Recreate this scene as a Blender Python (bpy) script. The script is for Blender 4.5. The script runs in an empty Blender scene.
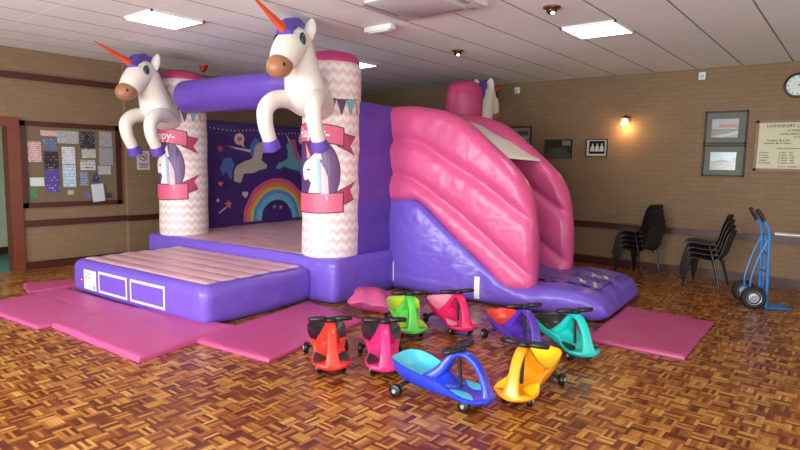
import bpy, bmesh, math, random
from mathutils import Vector, Matrix
from mathutils.bvhtree import BVHTree
random.seed(7)
PI = math.pi
sc = bpy.context.scene
COL = sc.collection
sin, cos = math.sin, math.cos

# ------------------------------------------------------------------ materials
def lin(c):
    r = []
    for v in c[:3]:
        v /= 255.0
        r.append(v / 12.92 if v <= 0.04045 else ((v + 0.055) / 1.055) ** 2.4)
    return (r[0], r[1], r[2], 1.0)

class NT:
    def __init__(s, m):
        s.t = m.node_tree; s.n = s.t.nodes; s.l = s.t.links
    def new(s, kind, **kw):
        n = s.n.new(kind)
        for k, v in kw.items(): setattr(n, k, v)
        return n
    def put(s, sock, v):
        if hasattr(v, 'links'): s.l.new(v, sock)
        else: sock.default_value = v
    def math(s, op, a, b=None, c=None):
        n = s.new('ShaderNodeMath', operation=op)
        s.put(n.inputs[0], a)
        if b is not None: s.put(n.inputs[1], b)
        if c is not None: s.put(n.inputs[2], c)
        return n.outputs[0]
    def mix(s, f, a, b, blend='MIX'):
        n = s.new('ShaderNodeMix', data_type='RGBA', blend_type=blend)
        s.put(n.inputs[0], f); s.put(n.inputs[6], a); s.put(n.inputs[7], b)
        return n.outputs[2]
    def noise(s, vec, scale, detail=3, rough=.5):
        n = s.new('ShaderNodeTexNoise')
        if vec is not None: s.l.new(vec, n.inputs['Vector'])
        n.inputs['Scale'].default_value = scale; n.inputs['Detail'].default_value = detail
        n.inputs['Roughness'].default_value = rough
        return n.outputs['Fac']
    def coord(s, kind='Object'):
        return s.new('ShaderNodeTexCoord').outputs[kind]
    def sep(s, v):
        n = s.new('ShaderNodeSeparateXYZ'); s.l.new(v, n.inputs[0]); return n.outputs
    def comb(s, x, y, z):
        n = s.new('ShaderNodeCombineXYZ')
        for i, v in enumerate((x, y, z)): s.put(n.inputs[i], v)
        return n.outputs[0]
    def scale(s, v, xyz):
        n = s.new('ShaderNodeVectorMath', operation='MULTIPLY'); s.l.new(v, n.inputs[0])
        n.inputs[1].default_value = xyz; return n.outputs[0]
    def ramp(s, f, stops):
        n = s.new('ShaderNodeValToRGB'); s.l.new(f, n.inputs[0])
        e = n.color_ramp.elements
        while len(e) < len(stops): e.new(0.5)
        for i, (p, c) in enumerate(stops): e[i].position = p; e[i].color = c
        return n.outputs[0]
    def bump(s, h, strength, dist):
        n = s.new('ShaderNodeBump'); s.l.new(h, n.inputs['Height'])
        n.inputs['Strength'].default_value = strength; n.inputs['Distance'].default_value = dist
        return n.outputs[0]

def base(name, col=(200, 200, 200), rough=.5, metal=0, coat=0, spec=.5):
    m = bpy.data.materials.new(name); m.use_nodes = True
    b = m.node_tree.nodes['Principled BSDF']
    b.inputs['Base Color'].default_value = lin(col)
    b.inputs['Roughness'].default_value = rough
    b.inputs['Metallic'].default_value = metal
    b.inputs['Coat Weight'].default_value = coat
    b.inputs['Coat Roughness'].default_value = .15
    b.inputs['Specular IOR Level'].default_value = spec
    return m, NT(m), b

MC = {}
def plain(name, col, rough=.5, metal=0, coat=0, var=.06, scale=9, bump=0, spec=.5):
    if name in MC: return MC[name]
    m, t, b = base(name, col, rough, metal, coat, spec)
    co = t.coord()
    f = t.noise(co, scale, 4)
    c = lin(col)
    lo = tuple(v * (1 - var) for v in c[:3]) + (1,)
    hi = tuple(min(1, v * (1 + var)) for v in c[:3]) + (1,)
    t.l.new(t.mix(f, lo, hi), b.inputs['Base Color'])
    if bump:
        t.l.new(t.bump(t.noise(co, scale * 3, 4), .4, bump), b.inputs['Normal'])
    MC[name] = m
    return m

def vinyl(name, col, rough=.36, wr=.012):
    if name in MC: return MC[name]
    m, t, b = base(name, col, rough)
    co = t.coord()
    c = lin(col)
    f = t.noise(co, 2.2, 3)
    t.l.new(t.mix(f, tuple(v * .93 for v in c[:3]) + (1,), tuple(min(1, v * 1.06) for v in c[:3]) + (1,)), b.inputs['Base Color'])
    h1 = t.noise(co, 3.0, 2)
    h2 = t.noise(t.scale(co, (3, 3, 9)), 2.1, 1)
    h3 = t.noise(t.scale(co, (7, 9, 3)), 1.3, 1)
    h = t.math('ADD', t.math('MULTIPLY', h1, 1.2), t.math('ADD', t.math('MULTIPLY', h2, .14), t.math('MULTIPLY', h3, .10)))
    t.l.new(t.bump(h, .7, wr * 2.6), b.inputs['Normal'])
    MC[name] = m
    return m

def emit(name, col, strength):
    m = bpy.data.materials.new(name); m.use_nodes = True
    b = m.node_tree.nodes['Principled BSDF']
    b.inputs['Base Color'].default_value = lin(col)
    b.inputs['Emission Color'].default_value = lin(col)
    b.inputs['Emission Strength'].default_value = strength
    return m

def m_floor():
    m, t, b = base('parquet', rough=.3, spec=.42)
    x, y, z = t.sep(t.coord())
    B = .112
    u = t.math('DIVIDE', t.math('ADD', x, 50), B); v = t.math('DIVIDE', t.math('ADD', y, 50), B)
    iu = t.math('FLOOR', u); iv = t.math('FLOOR', v)
    fu = t.math('FRACT', u); fv = t.math('FRACT', v)
    par = t.math('MODULO', t.math('ADD', iu, iv), 2)
    inv = t.math('SUBTRACT', 1, par)
    a = t.math('ADD', t.math('MULTIPLY', fu, par), t.math('MULTIPLY', fv, inv))
    l = t.math('ADD', t.math('MULTIPLY', fv, par), t.math('MULTIPLY', fu, inv))
    N = 5
    fi = t.math('FLOOR', t.math('MULTIPLY', a, N)); ff = t.math('FRACT', t.math('MULTIPLY', a, N))
    wn = t.new('ShaderNodeTexWhiteNoise', noise_dimensions='3D')
    t.l.new(t.comb(iu, iv, fi), wn.inputs['Vector'])
    wb = t.new('ShaderNodeTexWhiteNoise', noise_dimensions='3D')
    t.l.new(t.comb(iu, iv, 77.0), wb.inputs['Vector'])
    r = t.math('ADD', t.math('MULTIPLY', wn.outputs['Value'], .78), t.math('MULTIPLY', wb.outputs['Value'], .22))
    col = t.ramp(r, [(0, lin((80, 32, 16))), (.28, lin((116, 54, 22))), (.5, lin((154, 88, 36))), (.74, lin((190, 128, 58))), (1, lin((216, 162, 88)))])
    gv = t.comb(t.math('MULTIPLY', a, 30), t.math('MULTIPLY', l, 3), t.math('ADD', t.math('MULTIPLY', iu, 3.7), t.math('MULTIPLY', iv, 9.1)))
    g = t.noise(gv, 1.4, 3)
    col = t.mix(t.math('MULTIPLY', g, .35), col, lin((60, 22, 10)))
    e1 = t.math('LESS_THAN', t.math('MINIMUM', ff, t.math('SUBTRACT', 1, ff)), .035)
    e2 = t.math('LESS_THAN', t.math('MINIMUM', l, t.math('SUBTRACT', 1, l)), .012)
    e = t.math('MAXIMUM', e1, e2)
    col = t.mix(t.math('MULTIPLY', e, .6), col, lin((34, 14, 8)))
    t.l.new(col, b.inputs['Base Color'])
    co = t.coord()
    rn = t.noise(co, 1.1, 5)
    t.l.new(t.math('MULTIPLY_ADD', rn, .22, .20), b.inputs['Roughness'])
    h = t.math('ADD', t.math('MULTIPLY', wn.outputs['Value'], .5), t.math('MULTIPLY', t.noise(co, 16, 2), .8))
    t.l.new(t.bump(h, .35, .0012), b.inputs['Normal'])
    return m

def m_brick(name, axis, c1, c2, cm):
    m, t, b = base(name, rough=.75)
    x, y, z = t.sep(t.coord())
    br = t.new('ShaderNodeTexBrick')
    t.l.new(t.comb(x if axis == 'x' else y, z, 0.0), br.inputs['Vector'])
    br.inputs['Color1'].default_value = lin(c1); br.inputs['Color2'].default_value = lin(c2)
    br.inputs['Mortar'].default_value = lin(cm)
    br.inputs['Scale'].default_value = 1; br.inputs['Mortar Size'].default_value = .006
    br.inputs['Mortar Smooth'].default_value = .4; br.inputs['Bias'].default_value = 0
    br.inputs['Brick Width'].default_value = .225; br.inputs['Row Height'].default_value = .075
    n = t.noise(t.coord(), 2.5, 5)
    col = t.mix(t.math('MULTIPLY', n, .3), br.outputs['Color'], lin((104, 82, 56)))
    t.l.new(col, b.inputs['Base Color'])
    hh = t.math('ADD', t.math('MULTIPLY', br.outputs['Fac'], -1), t.math('MULTIPLY', t.noise(t.coord(), 60, 3), .3))
    t.l.new(t.bump(hh, .35, .003), b.inputs['Normal'])
    return m

def m_ceiling():
    m, t, b = base('ceiling_tile', rough=.8)
    co = t.coord(); x, y, z = t.sep(co)
    G = .622
    fx = t.math('FRACT', t.math('DIVIDE', t.math('ADD', x, 20 * G - .03), G))
    fy = t.math('FRACT', t.math('DIVIDE', t.math('ADD', y, 20 * G - .31), G))
    dx = t.math('MINIMUM', fx, t.math('SUBTRACT', 1, fx)); dy = t.math('MINIMUM', fy, t.math('SUBTRACT', 1, fy))
    ey = t.math('LESS_THAN', dy, .016); ex = t.math('LESS_THAN', dx, .008)
    n = t.noise(co, 45, 6, .7)
    n2 = t.noise(t.comb(t.math('FLOOR', t.math('DIVIDE', x, G)), t.math('FLOOR', t.math('DIVIDE', y, G)), 0.0), 3.3, 1)
    c = t.mix(n, lin((222, 228, 222)), lin((246, 250, 246)))
    c = t.mix(t.math('MULTIPLY', n2, .25), c, lin((184, 182, 178)))
    c = t.mix(t.math('MULTIPLY', ey, .85), c, lin((105, 92, 88)))
    c = t.mix(t.math('MULTIPLY', ex, .8), c, lin((255, 255, 255)))
    t.l.new(c, b.inputs['Base Color'])
    h = t.math('SUBTRACT', t.math('MULTIPLY', n, .5), t.math('MAXIMUM', ex, ey))
    t.l.new(t.bump(h, .5, .004), b.inputs['Normal'])
    return m

def m_wood(name, c1, c2, rough=.4):
    if name in MC: return MC[name]
    m, t, b = base(name, rough=rough)
    co = t.coord()
    f = t.noise(t.scale(co, (6, 6, 6)), 2.5, 5)
    t.l.new(t.mix(f, lin(c1), lin(c2)), b.inputs['Base Color'])
    MC[name] = m
    return m

def m_chevron():
    m, t, b = base('chevron_vinyl', rough=.4)
    co = t.coord(); x, y, z = t.sep(co)
    ang = t.math('DIVIDE', t.math('ADD', t.math('ARCTAN2', y, x), PI), 2 * PI)
    f = t.math('FRACT', t.math('MULTIPLY', ang, 20))
    zz = t.math('ABSOLUTE', t.math('SUBTRACT', f, .5))
    s = t.math('FRACT', t.math('DIVIDE', t.math('ADD', z, t.math('MULTIPLY', zz, .09)), .118))
    k = t.math('LESS_THAN', s, .5)
    t.l.new(t.mix(k, lin((232, 224, 214)), lin((224, 192, 192))), b.inputs['Base Color'])
    t.l.new(t.bump(t.noise(t.scale(co, (2, 2, 7)), 2.2, 3), .5, .015), b.inputs['Normal'])
    return m

def m_paper(name, col, ink, dens=.5, pitch=.018):
    if name in MC: return MC[name]
    m, t, b = base(name, rough=.6)
    x, y, z = t.sep(t.coord())
    row = t.math('FRACT', t.math('DIVIDE', t.math('ADD', z, 5), pitch))
    ri = t.math('FLOOR', t.math('DIVIDE', t.math('ADD', z, 5), pitch))
    on = t.math('LESS_THAN', row, .45)
    n = t.noise(t.comb(t.math('MULTIPLY', x, 60), t.math('MULTIPLY', ri, 7.3), t.math('MULTIPLY', y, 60)), 1, 2)
    k = t.math('MULTIPLY', on, t.math('GREATER_THAN', n, 1 - dens))
    t.l.new(t.mix(t.math('MULTIPLY', k, .8), lin(col), lin(ink)), b.inputs['Base Color'])
    MC[name] = m
    return m

# ------------------------------------------------------------------ mesh helpers
class MB:
    def __init__(s): s.v = []; s.f = []; s.m = []
    def add(s, vs, fs, mi=0):
        o = len(s.v)
        s.v += [Vector(v) for v in vs]
        s.f += [tuple(i + o for i in f) for f in fs]
        s.m += [mi] * len(fs)
        return s
    def box(s, c, d, mi=0, rot=None, bev=0):
        hx, hy, hz = d[0] / 2, d[1] / 2, d[2] / 2
        if bev:
            vs, fs = rbox(hx, hy, hz, bev, 2, (1, 1, 1))
        else:
            vs = [(a * hx, b * hy, e * hz) for a in (-1, 1) for b in (-1, 1) for e in (-1, 1)]
            fs = [(0, 1, 3, 2), (4, 6, 7, 5), (0, 4, 5, 1), (2, 3, 7, 6), (0, 2, 6, 4), (1, 5, 7, 3)]
        vs = [Vector(v) for v in vs]
        if rot is not None: vs = [rot @ v for v in vs]
        return s.add([v + Vector(c) for v in vs], fs, mi)
    def lo(s, secs, mi=0, closed=True, caps=True):
        vs = [p for sec in secs for p in sec]; n = len(secs[0]); fs = []
        for i in range(len(secs) - 1):
            for j in range(n if closed else n - 1):
                k = (j + 1) % n
                fs.append((i * n + j, i * n + k, (i + 1) * n + k, (i + 1) * n + j))
        if caps and closed:
            fs.append(tuple(range(n))[::-1]); fs.append(tuple((len(secs) - 1) * n + j for j in range(n)))
        return s.add(vs, fs, mi)
    def tube(s, pts, rad, seg=12, mi=0, sy=1.0, up=None, closed=False):
        pts = [Vector(p) for p in pts]; n = len(pts)
        if not isinstance(rad, (list, tuple)): rad = [rad] * n
        secs = []; nrm = None
        for i, p in enumerate(pts):
            if closed: d = (pts[(i + 1) % n] - pts[i - 1])
            else: d = (pts[min(i + 1, n - 1)] - pts[max(i - 1, 0)])
            d.normalize()
            if nrm is None:
                a = Vector(up) if up else (Vector((0, 0, 1)) if abs(d.z) < .9 else Vector((1, 0, 0)))
                nrm = (a - d * a.dot(d)).normalized()
            else:
                if up: nrm = Vector(up)
                nrm = (nrm - d * nrm.dot(d))
                nrm.normalize()
            bi = d.cross(nrm)
            r = rad[i]
            ry, rz = (r if isinstance(r, tuple) else (r * sy, r))
            secs.append([p + bi * (cos(2 * PI * k / seg) * ry) + nrm * (sin(2 * PI * k / seg) * rz) for k in range(seg)])
        if closed:
            secs.append(secs[0]); return s.lo(secs, mi, True, False)
        return s.lo(secs, mi)
    def ell(s, c, r, seg=20, rings=12, mi=0, rot=None):
        vs = []; fs = []
        for i in range(1, rings):
            th = PI * i / rings
            for j in range(seg):
                ph = 2 * PI * j / seg
                vs.append(Vector((r[0] * sin(th) * cos(ph), r[1] * sin(th) * sin(ph), r[2] * cos(th))))
        t = len(vs); vs += [Vector((0, 0, r[2])), Vector((0, 0, -r[2]))]
        for i in range(rings - 2):
            for j in range(seg):
                k = (j + 1) % seg
                fs.append((i * seg + j, (i + 1) * seg + j, (i + 1) * seg + k, i * seg + k))
        for j in range(seg):
            k = (j + 1) % seg
            fs.append((t, j, k)); fs.append((t + 1, (rings - 2) * seg + k, (rings - 2) * seg + j))
        if rot is not None: vs = [rot @ v for v in vs]
        return s.add([v + Vector(c) for v in vs], fs, mi)
    def cyl(s, a, b, r, seg=20, mi=0, r2=None, bev=0):
        a = Vector(a); b = Vector(b); r2 = r if r2 is None else r2
        if bev:
            d = (b - a).normalized() * bev
            return s.tube([a, a + d * .3, a + d, b - d, b - d * .3, b], [r - bev, r - bev * .3, r, r2, r2 - bev * .3, r2 - bev], seg, mi)
        return s.tube([a, b], [r, r2], seg, mi)
    def lathe(s, prof, seg=32, mi=0, c=(0, 0, 0), M=None, caps=True):
        secs = []
        for r, z in prof:
            ring = [Vector((r * cos(2 * PI * k / seg), r * sin(2 * PI * k / seg), z)) for k in range(seg)]
            if M is not None: ring = [M @ v for v in ring]
            secs.append([v + Vector(c) for v in ring])
        return s.lo(secs, mi, True, caps)
    def build(s, name, mats, parent=None, smooth=True, loc=(0, 0, 0), angle=40):
        me = bpy.data.meshes.new(name)
        me.from_pydata([tuple(v) for v in s.v], [], s.f)
        if not isinstance(mats, (list, tuple)): mats = [mats]
        for m in mats: me.materials.append(m)
        for p, mi in zip(me.polygons, s.m): p.material_index = mi
        bm = bmesh.new(); bm.from_mesh(me)
        bmesh.ops.remove_doubles(bm, verts=bm.verts, dist=1e-5)
        bmesh.ops.recalc_face_normals(bm, faces=bm.faces)
        if smooth:
            for f in bm.faces: f.smooth = True
            for e in bm.edges:
                if len(e.link_faces) == 2 and e.calc_face_angle(0) > math.radians(angle): e.smooth = False
        bm.to_mesh(me); bm.free()
        o = bpy.data.objects.new(name, me); COL.objects.link(o)
        o.location = loc
        if parent is not None: o.parent = parent
        return o

def axis_samples(h, r, k, n):
    edge = [-h + r * (1 - cos(PI / 2 * i / k)) for i in range(k + 1)]
    inner = [(-h + r) + (2 * h - 2 * r) * i / n for i in range(1, n)]
    return edge + inner + [-e for e in reversed(edge)]

def rbox(hx, hy, hz, r, k=4, n=(8, 8, 8), fn=None):
    r = min(r, hx * .999, hy * .999, hz * .999)
    h = (hx, hy, hz)
    S = [axis_samples(h[i], r, k, n[i]) for i in range(3)]
    vs = []; fs = []; key = {}
    def idx(p):
        kk = tuple(round(c, 6) for c in p)
        if kk not in key:
            P = Vector(p)
            q = Vector([max(-(h[i] - r), min(h[i] - r, P[i])) for i in range(3)])
            # push the sample onto the rounded surface
            d = P - q
            a = Vector([0, 0, 0])
            for i in range(3):
                if r > 0: a[i] = d[i] / r
            m = max(abs(a[0]), abs(a[1]), abs(a[2]), 1e-9)
            L = a.length
            nrm = a / L if L > 0 else Vector((0, 0, 1))
            P2 = q + nrm * r
            if fn: P2 = P2 + nrm * fn(P2, nrm)
            key[kk] = len(vs); vs.append(P2)
        return key[kk]
    for ax in range(3):
        b, c = [(1, 2), (2, 0), (0, 1)][ax]
        for sg in (-1, 1):
            A, B = S[b], S[c]
            for i in range(len(A) - 1):
                for j in range(len(B) - 1):
                    quad = []
                    for u, v in ((A[i], B[j]), (A[i + 1], B[j]), (A[i + 1], B[j + 1]), (A[i], B[j + 1])):
                        p = [0, 0, 0]; p[ax] = sg * h[ax]; p[b] = u; p[c] = v
                        quad.append(idx(p))
                    if sg < 0: quad.reverse()
                    fs.append(tuple(quad))
    return vs, fs

def interp(tab, x):
    if x <= tab[0][0]: return tab[0][1:]
    for a, b in zip(tab, tab[1:]):
        if x <= b[0]:
            t = (x - a[0]) / (b[0] - a[0]); t2 = t
            return tuple(p + (q - p) * t2 for p, q in zip(a[1:], b[1:]))
    return tab[-1][1:]

def catmull(pts, n):
    pts = [Vector(p) for p in pts]; out = []
    P = [pts[0] * 2 - pts[1]] + pts + [pts[-1] * 2 - pts[-2]]
    for i in range(1, len(P) - 2):
        for k in range(n):
            t = k / n
            out.append(.5 * ((2 * P[i]) + (P[i + 1] - P[i - 1]) * t + (2 * P[i - 1] - 5 * P[i] + 4 * P[i + 1] - P[i + 2]) * t * t + (3 * P[i] - P[i - 1] - 3 * P[i + 1] + P[i + 2]) * t ** 3))
    out.append(P[-2])
    return out

def empty(name, label, cat, loc=(0, 0, 0), rz=0, group=None):
    o = bpy.data.objects.new(name, None); COL.objects.link(o)
    o.location = loc; o.rotation_euler = (0, 0, rz); o.empty_display_size = .1
    o['label'] = label; o['category'] = cat
    if group: o['group'] = group
    return o
def tag(o, label, cat, group=None):
    o['label'] = label; o['category'] = cat
    if group: o['group'] = group
    return o
def struct(o): o['kind'] = 'structure'; return o
def copy_tree(o, parent=None):
    c = o.copy(); COL.objects.link(c)
    if parent is not None: c.parent = parent
    for ch in o.children: copy_tree(ch, c)
    return c

# ------------------------------------------------------------------ the room
XR, YL, ZC, XB, YB = 9.95, 9.62, 3.24, -3.0, -3.2
M_fl = m_floor()
M_brx = m_brick('buff_brick_long', 'x', (136, 110, 82), (130, 104, 77), (124, 98, 73))
M_bry = m_brick('buff_brick_short', 'y', (134, 108, 79), (128, 102, 74), (119, 94, 68))
M_ce = m_ceiling()
M_dark = m_wood('dark_stained_wood', (58, 26, 20), (82, 38, 28))
M_door = m_wood('red_brown_wood', (96, 46, 30), (122, 62, 40), .35)
M_white = plain('white_plastic', (220, 220, 214), .4)
M_black = plain('black_plastic', (22, 22, 24), .38)
M_plaster = plain('pale_green_plaster', (205, 222, 190), .7)
M_teal = plain('teal_vinyl_floor', (70, 128, 124), .4)
M_glass = None

def slab(name, x0, x1, y0, y1, z0, z1, mat):
    return MB().box(((x0 + x1) / 2, (y0 + y1) / 2, (z0 + z1) / 2), (x1 - x0, y1 - y0, z1 - z0)).build(name, mat, smooth=False)

struct(slab('floor', XB, XR, YB, YL, -.1, 0, M_fl))
struct(slab('ceiling', XB - .2, XR + .2, YB - .2, YL + .2, ZC, ZC + .1, M_ce))
struct(slab('wall_right', XR, XR + .2, YB, YL + .2, -.1, ZC, M_bry))
# left wall with a doorway
DX0, DX1, DZ = 1.85, 2.90, 2.12
w = MB()
def wb(m, x0, x1, y0, y1, z0, z1): m.box(((x0 + x1) / 2, (y0 + y1) / 2, (z0 + z1) / 2), (x1 - x0, y1 - y0, z1 - z0))
wb(w, XB, DX0, YL, YL + .2, -.1, ZC); wb(w, DX1, XR, YL, YL + .2, -.1, ZC); wb(w, DX0, DX1, YL, YL + .2, DZ, ZC)
struct(w.build('wall_left', M_brx, smooth=False))
w = MB(); wb(w, 4.58, 5.35, YL - .07, YL, 0, ZC)
struct(w.build('wall_left_pier', M_brx, smooth=False))
# door frame, passage beyond
w = MB()
wb(w, DX1, DX1 + .15, YL - .035, YL + .2, 0, DZ + .13)
wb(w, DX0 - .12, DX0, YL - .035, YL + .2, 0, DZ + .13)
wb(w, DX0, DX1, YL - .035, YL + .2, DZ, DZ + .13)
struct(w.build('door_1', M_door, smooth=False))
struct(slab('floor_passage', .5, 6, YL, YL + 1.9, -.1, -.001, M_teal))
struct(slab('wall_passage', .5, 6, YL + 1.9, YL + 2, -.1, 2.6, M_plaster))
struct(slab('ceiling_passage', .5, 6, YL + .2, YL + 1.9, 2.5, 2.6, M_plaster))
struct(slab('baseboard_passage', .5, 6, YL + 1.87, YL + 1.9, 0, .12, M_dark))
# back walls (behind the camera) with windows
def window_wall(name, axis, pos, lo, hi, wins, zs, ze):
    m = MB()
    def seg(a, b, z0, z1):
        if axis == 'x': wb(m, pos - .2, pos, a, b, z0, z1)
        else: wb(m, a, b, pos - .2, pos, z0, z1)
    cur = lo
    for a, b in wins:
        seg(cur, a, -.1, ZC); seg(a, b, -.1, zs); seg(a, b, ze, ZC); cur = b
    seg(cur, hi, -.1, ZC)
    struct(m.build(name, M_bry if axis == 'x' else M_brx, smooth=False))
W1 = [(-2.2, .6), (1.4, 4.2), (5.0, 7.8)]
W2 = [(-2.0, .6), (1.6, 4.4), (5.6, 7.4)]
window_wall('wall_back', 'x', XB, YB, YL + .2, W1, .75, 2.75)
window_wall('wall_front', 'y', YB, XB, XR + .2, W2, .75, 2.75)
wi = 0
for axis, pos, ws in (('x', XB, W1), ('y', YB, W2)):
    for a, b in ws:
        wi += 1
        m = MB()
        n = 3
        for k in range(n + 1):
            c = a + (b - a) * k / n
            if axis == 'x': m.box((pos - .1, c, 1.75), (.07, .06, 2.0))
            else: m.box((c, pos - .1, 1.75), (.06, .07, 2.0))
        for z in (.78, 2.2, 2.72):
            if axis == 'x': m.box((pos - .1, (a + b) / 2, z), (.07, b - a, .06))
            else: m.box(((a + b) / 2, pos - .1, z), (b - a, .07, .06))
        struct(m.build('window_%d' % wi, M_white, smooth=False))
        L = bpy.data.lights.new('daylight', 'AREA'); L.shape = 'RECTANGLE'; L.size = b - a; L.size_y = 2.0
        L.energy = (400 if axis == 'x' else 70) * (b - a) / 2.8; L.color = (.93, .97, 1.0)
        o = bpy.data.objects.new('daylight', L); COL.objects.link(o)
        if axis == 'x': o.location = (pos - .25, (a + b) / 2, 1.75); o.rotation_euler = (0, math.radians(-90), 0); L.size, L.size_y = 2.0, b - a
        else: o.location = ((a + b) / 2, pos - .25, 1.75); o.rotation_euler = (math.radians(90), 0, 0)
# trims
def trim(name, *seg):
    m = MB()
    for s in seg: wb(m, *s)
    return struct(m.build(name, M_dark, smooth=False))
trim('trim_1', (XR - .03, XR, YB, YL, .64, .745))                                  # chair rail right
trim('trim_2', (DX1 + .15, 4.58, YL - .03, YL, .645, .74), (4.55, 5.38, YL - .10, YL - .07, .645, .74), (5.35, XR, YL - .03, YL, .645, .74))
trim('trim_3', (XB, 4.56, YL - .06, YL, 2.80, 2.89))
trim('baseboard_right', (XR - .025, XR, YB, YL, 0, .135))
trim('baseboard_left', (DX1 + .15, 4.58, YL - .025, YL, 0, .12), (4.56, 5.37, YL - .095, YL - .07, 0, .12), (5.35, XR, YL - .025, YL, 0, .12), (XB, DX0 - .12, YL - .025, YL, 0, .12))

# ------------------------------------------------------------------ ceiling fittings
M_panel = emit('lit_diffuser', (255, 253, 246), 9)
M_steel = plain('white_steel', (215, 215, 212), .4)
def ceiling_panel(x, y, label):
    t = empty('ceiling_light', label, 'ceiling light', (x, y, ZC), 0, 'square ceiling light panels')
    f = MB()
    for sx, sy, dx, dy in ((0, 1, .62, .02), (0, -1, .62, .02), (1, 0, .02, .62), (-1, 0, .02, .62)):
        f.box((sx * .30, sy * .30, -.012), (dx, dy, .024))
    f.build('frame', M_steel, t, smooth=False)
    MB().box((0, 0, -.012), (.58, .58, .016)).build('diffuser', M_panel, t, smooth=False)
    return t
ceiling_panel(3.44, 6.20, 'square lit ceiling panel above the left unicorn figure')
ceiling_panel(6.54, 2.48, 'square lit ceiling panel in front of the right brick wall')
ceiling_panel(6.69, 6.46, 'lit ceiling panel half hidden behind the nearer chevron pillar')
# unseen panels added to light the room, continuing the same grid
for x, y in ((3.44, 2.48), (.34, 2.48), (.34, 6.20)):
    ceiling_panel(x, y, 'unseen square lit ceiling panel added to light the room')

def m_grille():
    return plain('grille_grey', (150, 150, 150), .5)
t = empty('ceiling_air_conditioner', 'large white square air conditioning cassette set in the ceiling', 'air conditioner', (4.40, 3.42, ZC))
f = MB()
vs, fs = rbox(.50, .50, .03, .02, 2, (2, 2, 1)); f.add([v + Vector((0, 0, -.02)) for v in vs], fs)
f.build('casing', M_white, t)
f = MB(); vs, fs = rbox(.34, .34, .012, .01, 2, (2, 2, 1)); f.add([v + Vector((0, 0, -.058)) for v in vs], fs)
f.build('intake_panel', plain('pale_grey_panel', (200, 204, 204), .35), t)
for a in range(4):
    R = Matrix.Rotation(a * PI / 2, 3, 'Z')
    f = MB(); f.box(R @ Vector((.42, 0, -.052)), (.05, .52, .006) if a % 2 == 0 else (.52, .05, .006))
    f.build('air_slot', m_grille(), t, smooth=False)
f = MB()
for k in range(6): f.box((.44 - .0, -.40 + k * .012, -.055), (.08, .005, .01))
f.build('badge_grille', m_grille(), t, smooth=False)

t = empty('emergency_light', 'long white emergency light box fixed under the ceiling', 'emergency light', (5.04, 4.42, ZC))
f = MB(); f.box((0, 0, -.03), (.10, .40, .06), bev=.012); f.build('housing', M_white, t)
f = MB(); f.box((0, 0, -.062), (.07, .30, .03), bev=.012); f.build('lens', plain('frosted_lens', (196, 200, 196), .25), t)
M_brass = plain('aged_brass', (140, 100, 55), .3, .9)
M_bulb = emit('small_bulb', (255, 225, 170), 6)
for x, y, lb in ((5.40, 2.51, 'brass eyeball downlight near the air conditioner'), (6.71, 4.46, 'brass eyeball downlight above the pink slide')):
    t = empty('ceiling_downlight', lb, 'downlight', (x, y, ZC), 0, 'brass eyeball downlights')
    f = MB(); f.lathe([(.03, 0), (.085, 0), (.085, -.012), (.06, -.02), (.03, -.022)], 24); f.build('trim_ring', M_brass, t)
    f = MB(); f.ell((0, 0, -.03), (.055, .055, .045), 20, 10); f.build('eyeball', plain('dark_brass', (70, 48, 26), .35, .7), t)
    f = MB(); f.ell((-.02, -.02, -.062), (.022, .022, .016), 12, 8); f.build('bulb', M_bulb, t)
t = empty('fire_alarm_sounder', 'small red fire alarm sounder on the ceiling behind the unicorn', 'fire alarm', (5.45, 8.62, ZC))
f = MB(); f.lathe([(.0, 0), (.07, 0), (.07, -.03), (.055, -.05), (.05, -.09), (.0, -.10)], 24); f.build('housing', plain('alarm_red', (170, 24, 24), .4), t)
f = MB(); f.lathe([(.0, -.098), (.03, -.10), (.02, -.115), (0, -.117)], 16); f.build('beacon', plain('dark_red_lens', (90, 10, 10), .2), t)

# ------------------------------------------------------------------ right wall fittings  (wall face at XR, +Y is left in the picture)
def frame_rect(name, label, cat, y0, y1, z0, z1, fw, m_frame, group=None, depth=.025):
    t = empty(name, label, cat, (XR, (y0 + y1) / 2, (z0 + z1) / 2), 0, group)
    hy, hz = (y1 - y0) / 2, (z1 - z0) / 2
    f = MB()
    f.box((-depth / 2, 0, hz - fw / 2), (depth, 2 * hy, fw)); f.box((-depth / 2, 0, -hz + fw / 2), (depth, 2 * hy, fw))
    f.box((-depth / 2, hy - fw / 2, 0), (depth, fw, 2 * hz)); f.box((-depth / 2, -hy + fw / 2, 0), (depth, fw, 2 * hz))
    f.build('frame', m_frame, t, smooth=False)
    return t, hy - fw, hz - fw
M_frame = plain('black_frame', (18, 14, 14), .55)
def rect(t, name, y0, y1, z0, z1, x, mat, th=.004):
    f = MB(); f.box((x, (y0 + y1) / 2, (z0 + z1) / 2), (th, y1 - y0, z1 - z0)); return f.build(name, mat, t, smooth=False)
def poly(t, name, pts, x, mat):
    f = MB(); n = len(pts)
    f.lo([[(x, p[0], p[1]) for p in pts], [(x + .004, p[0], p[1]) for p in pts]]); return f.build(name, mat, t, smooth=False)
M_mount = plain('grey_green_mount', (94, 96, 82), .6)
M_gloss = lambda n, c: plain(n, c, .15)
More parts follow.
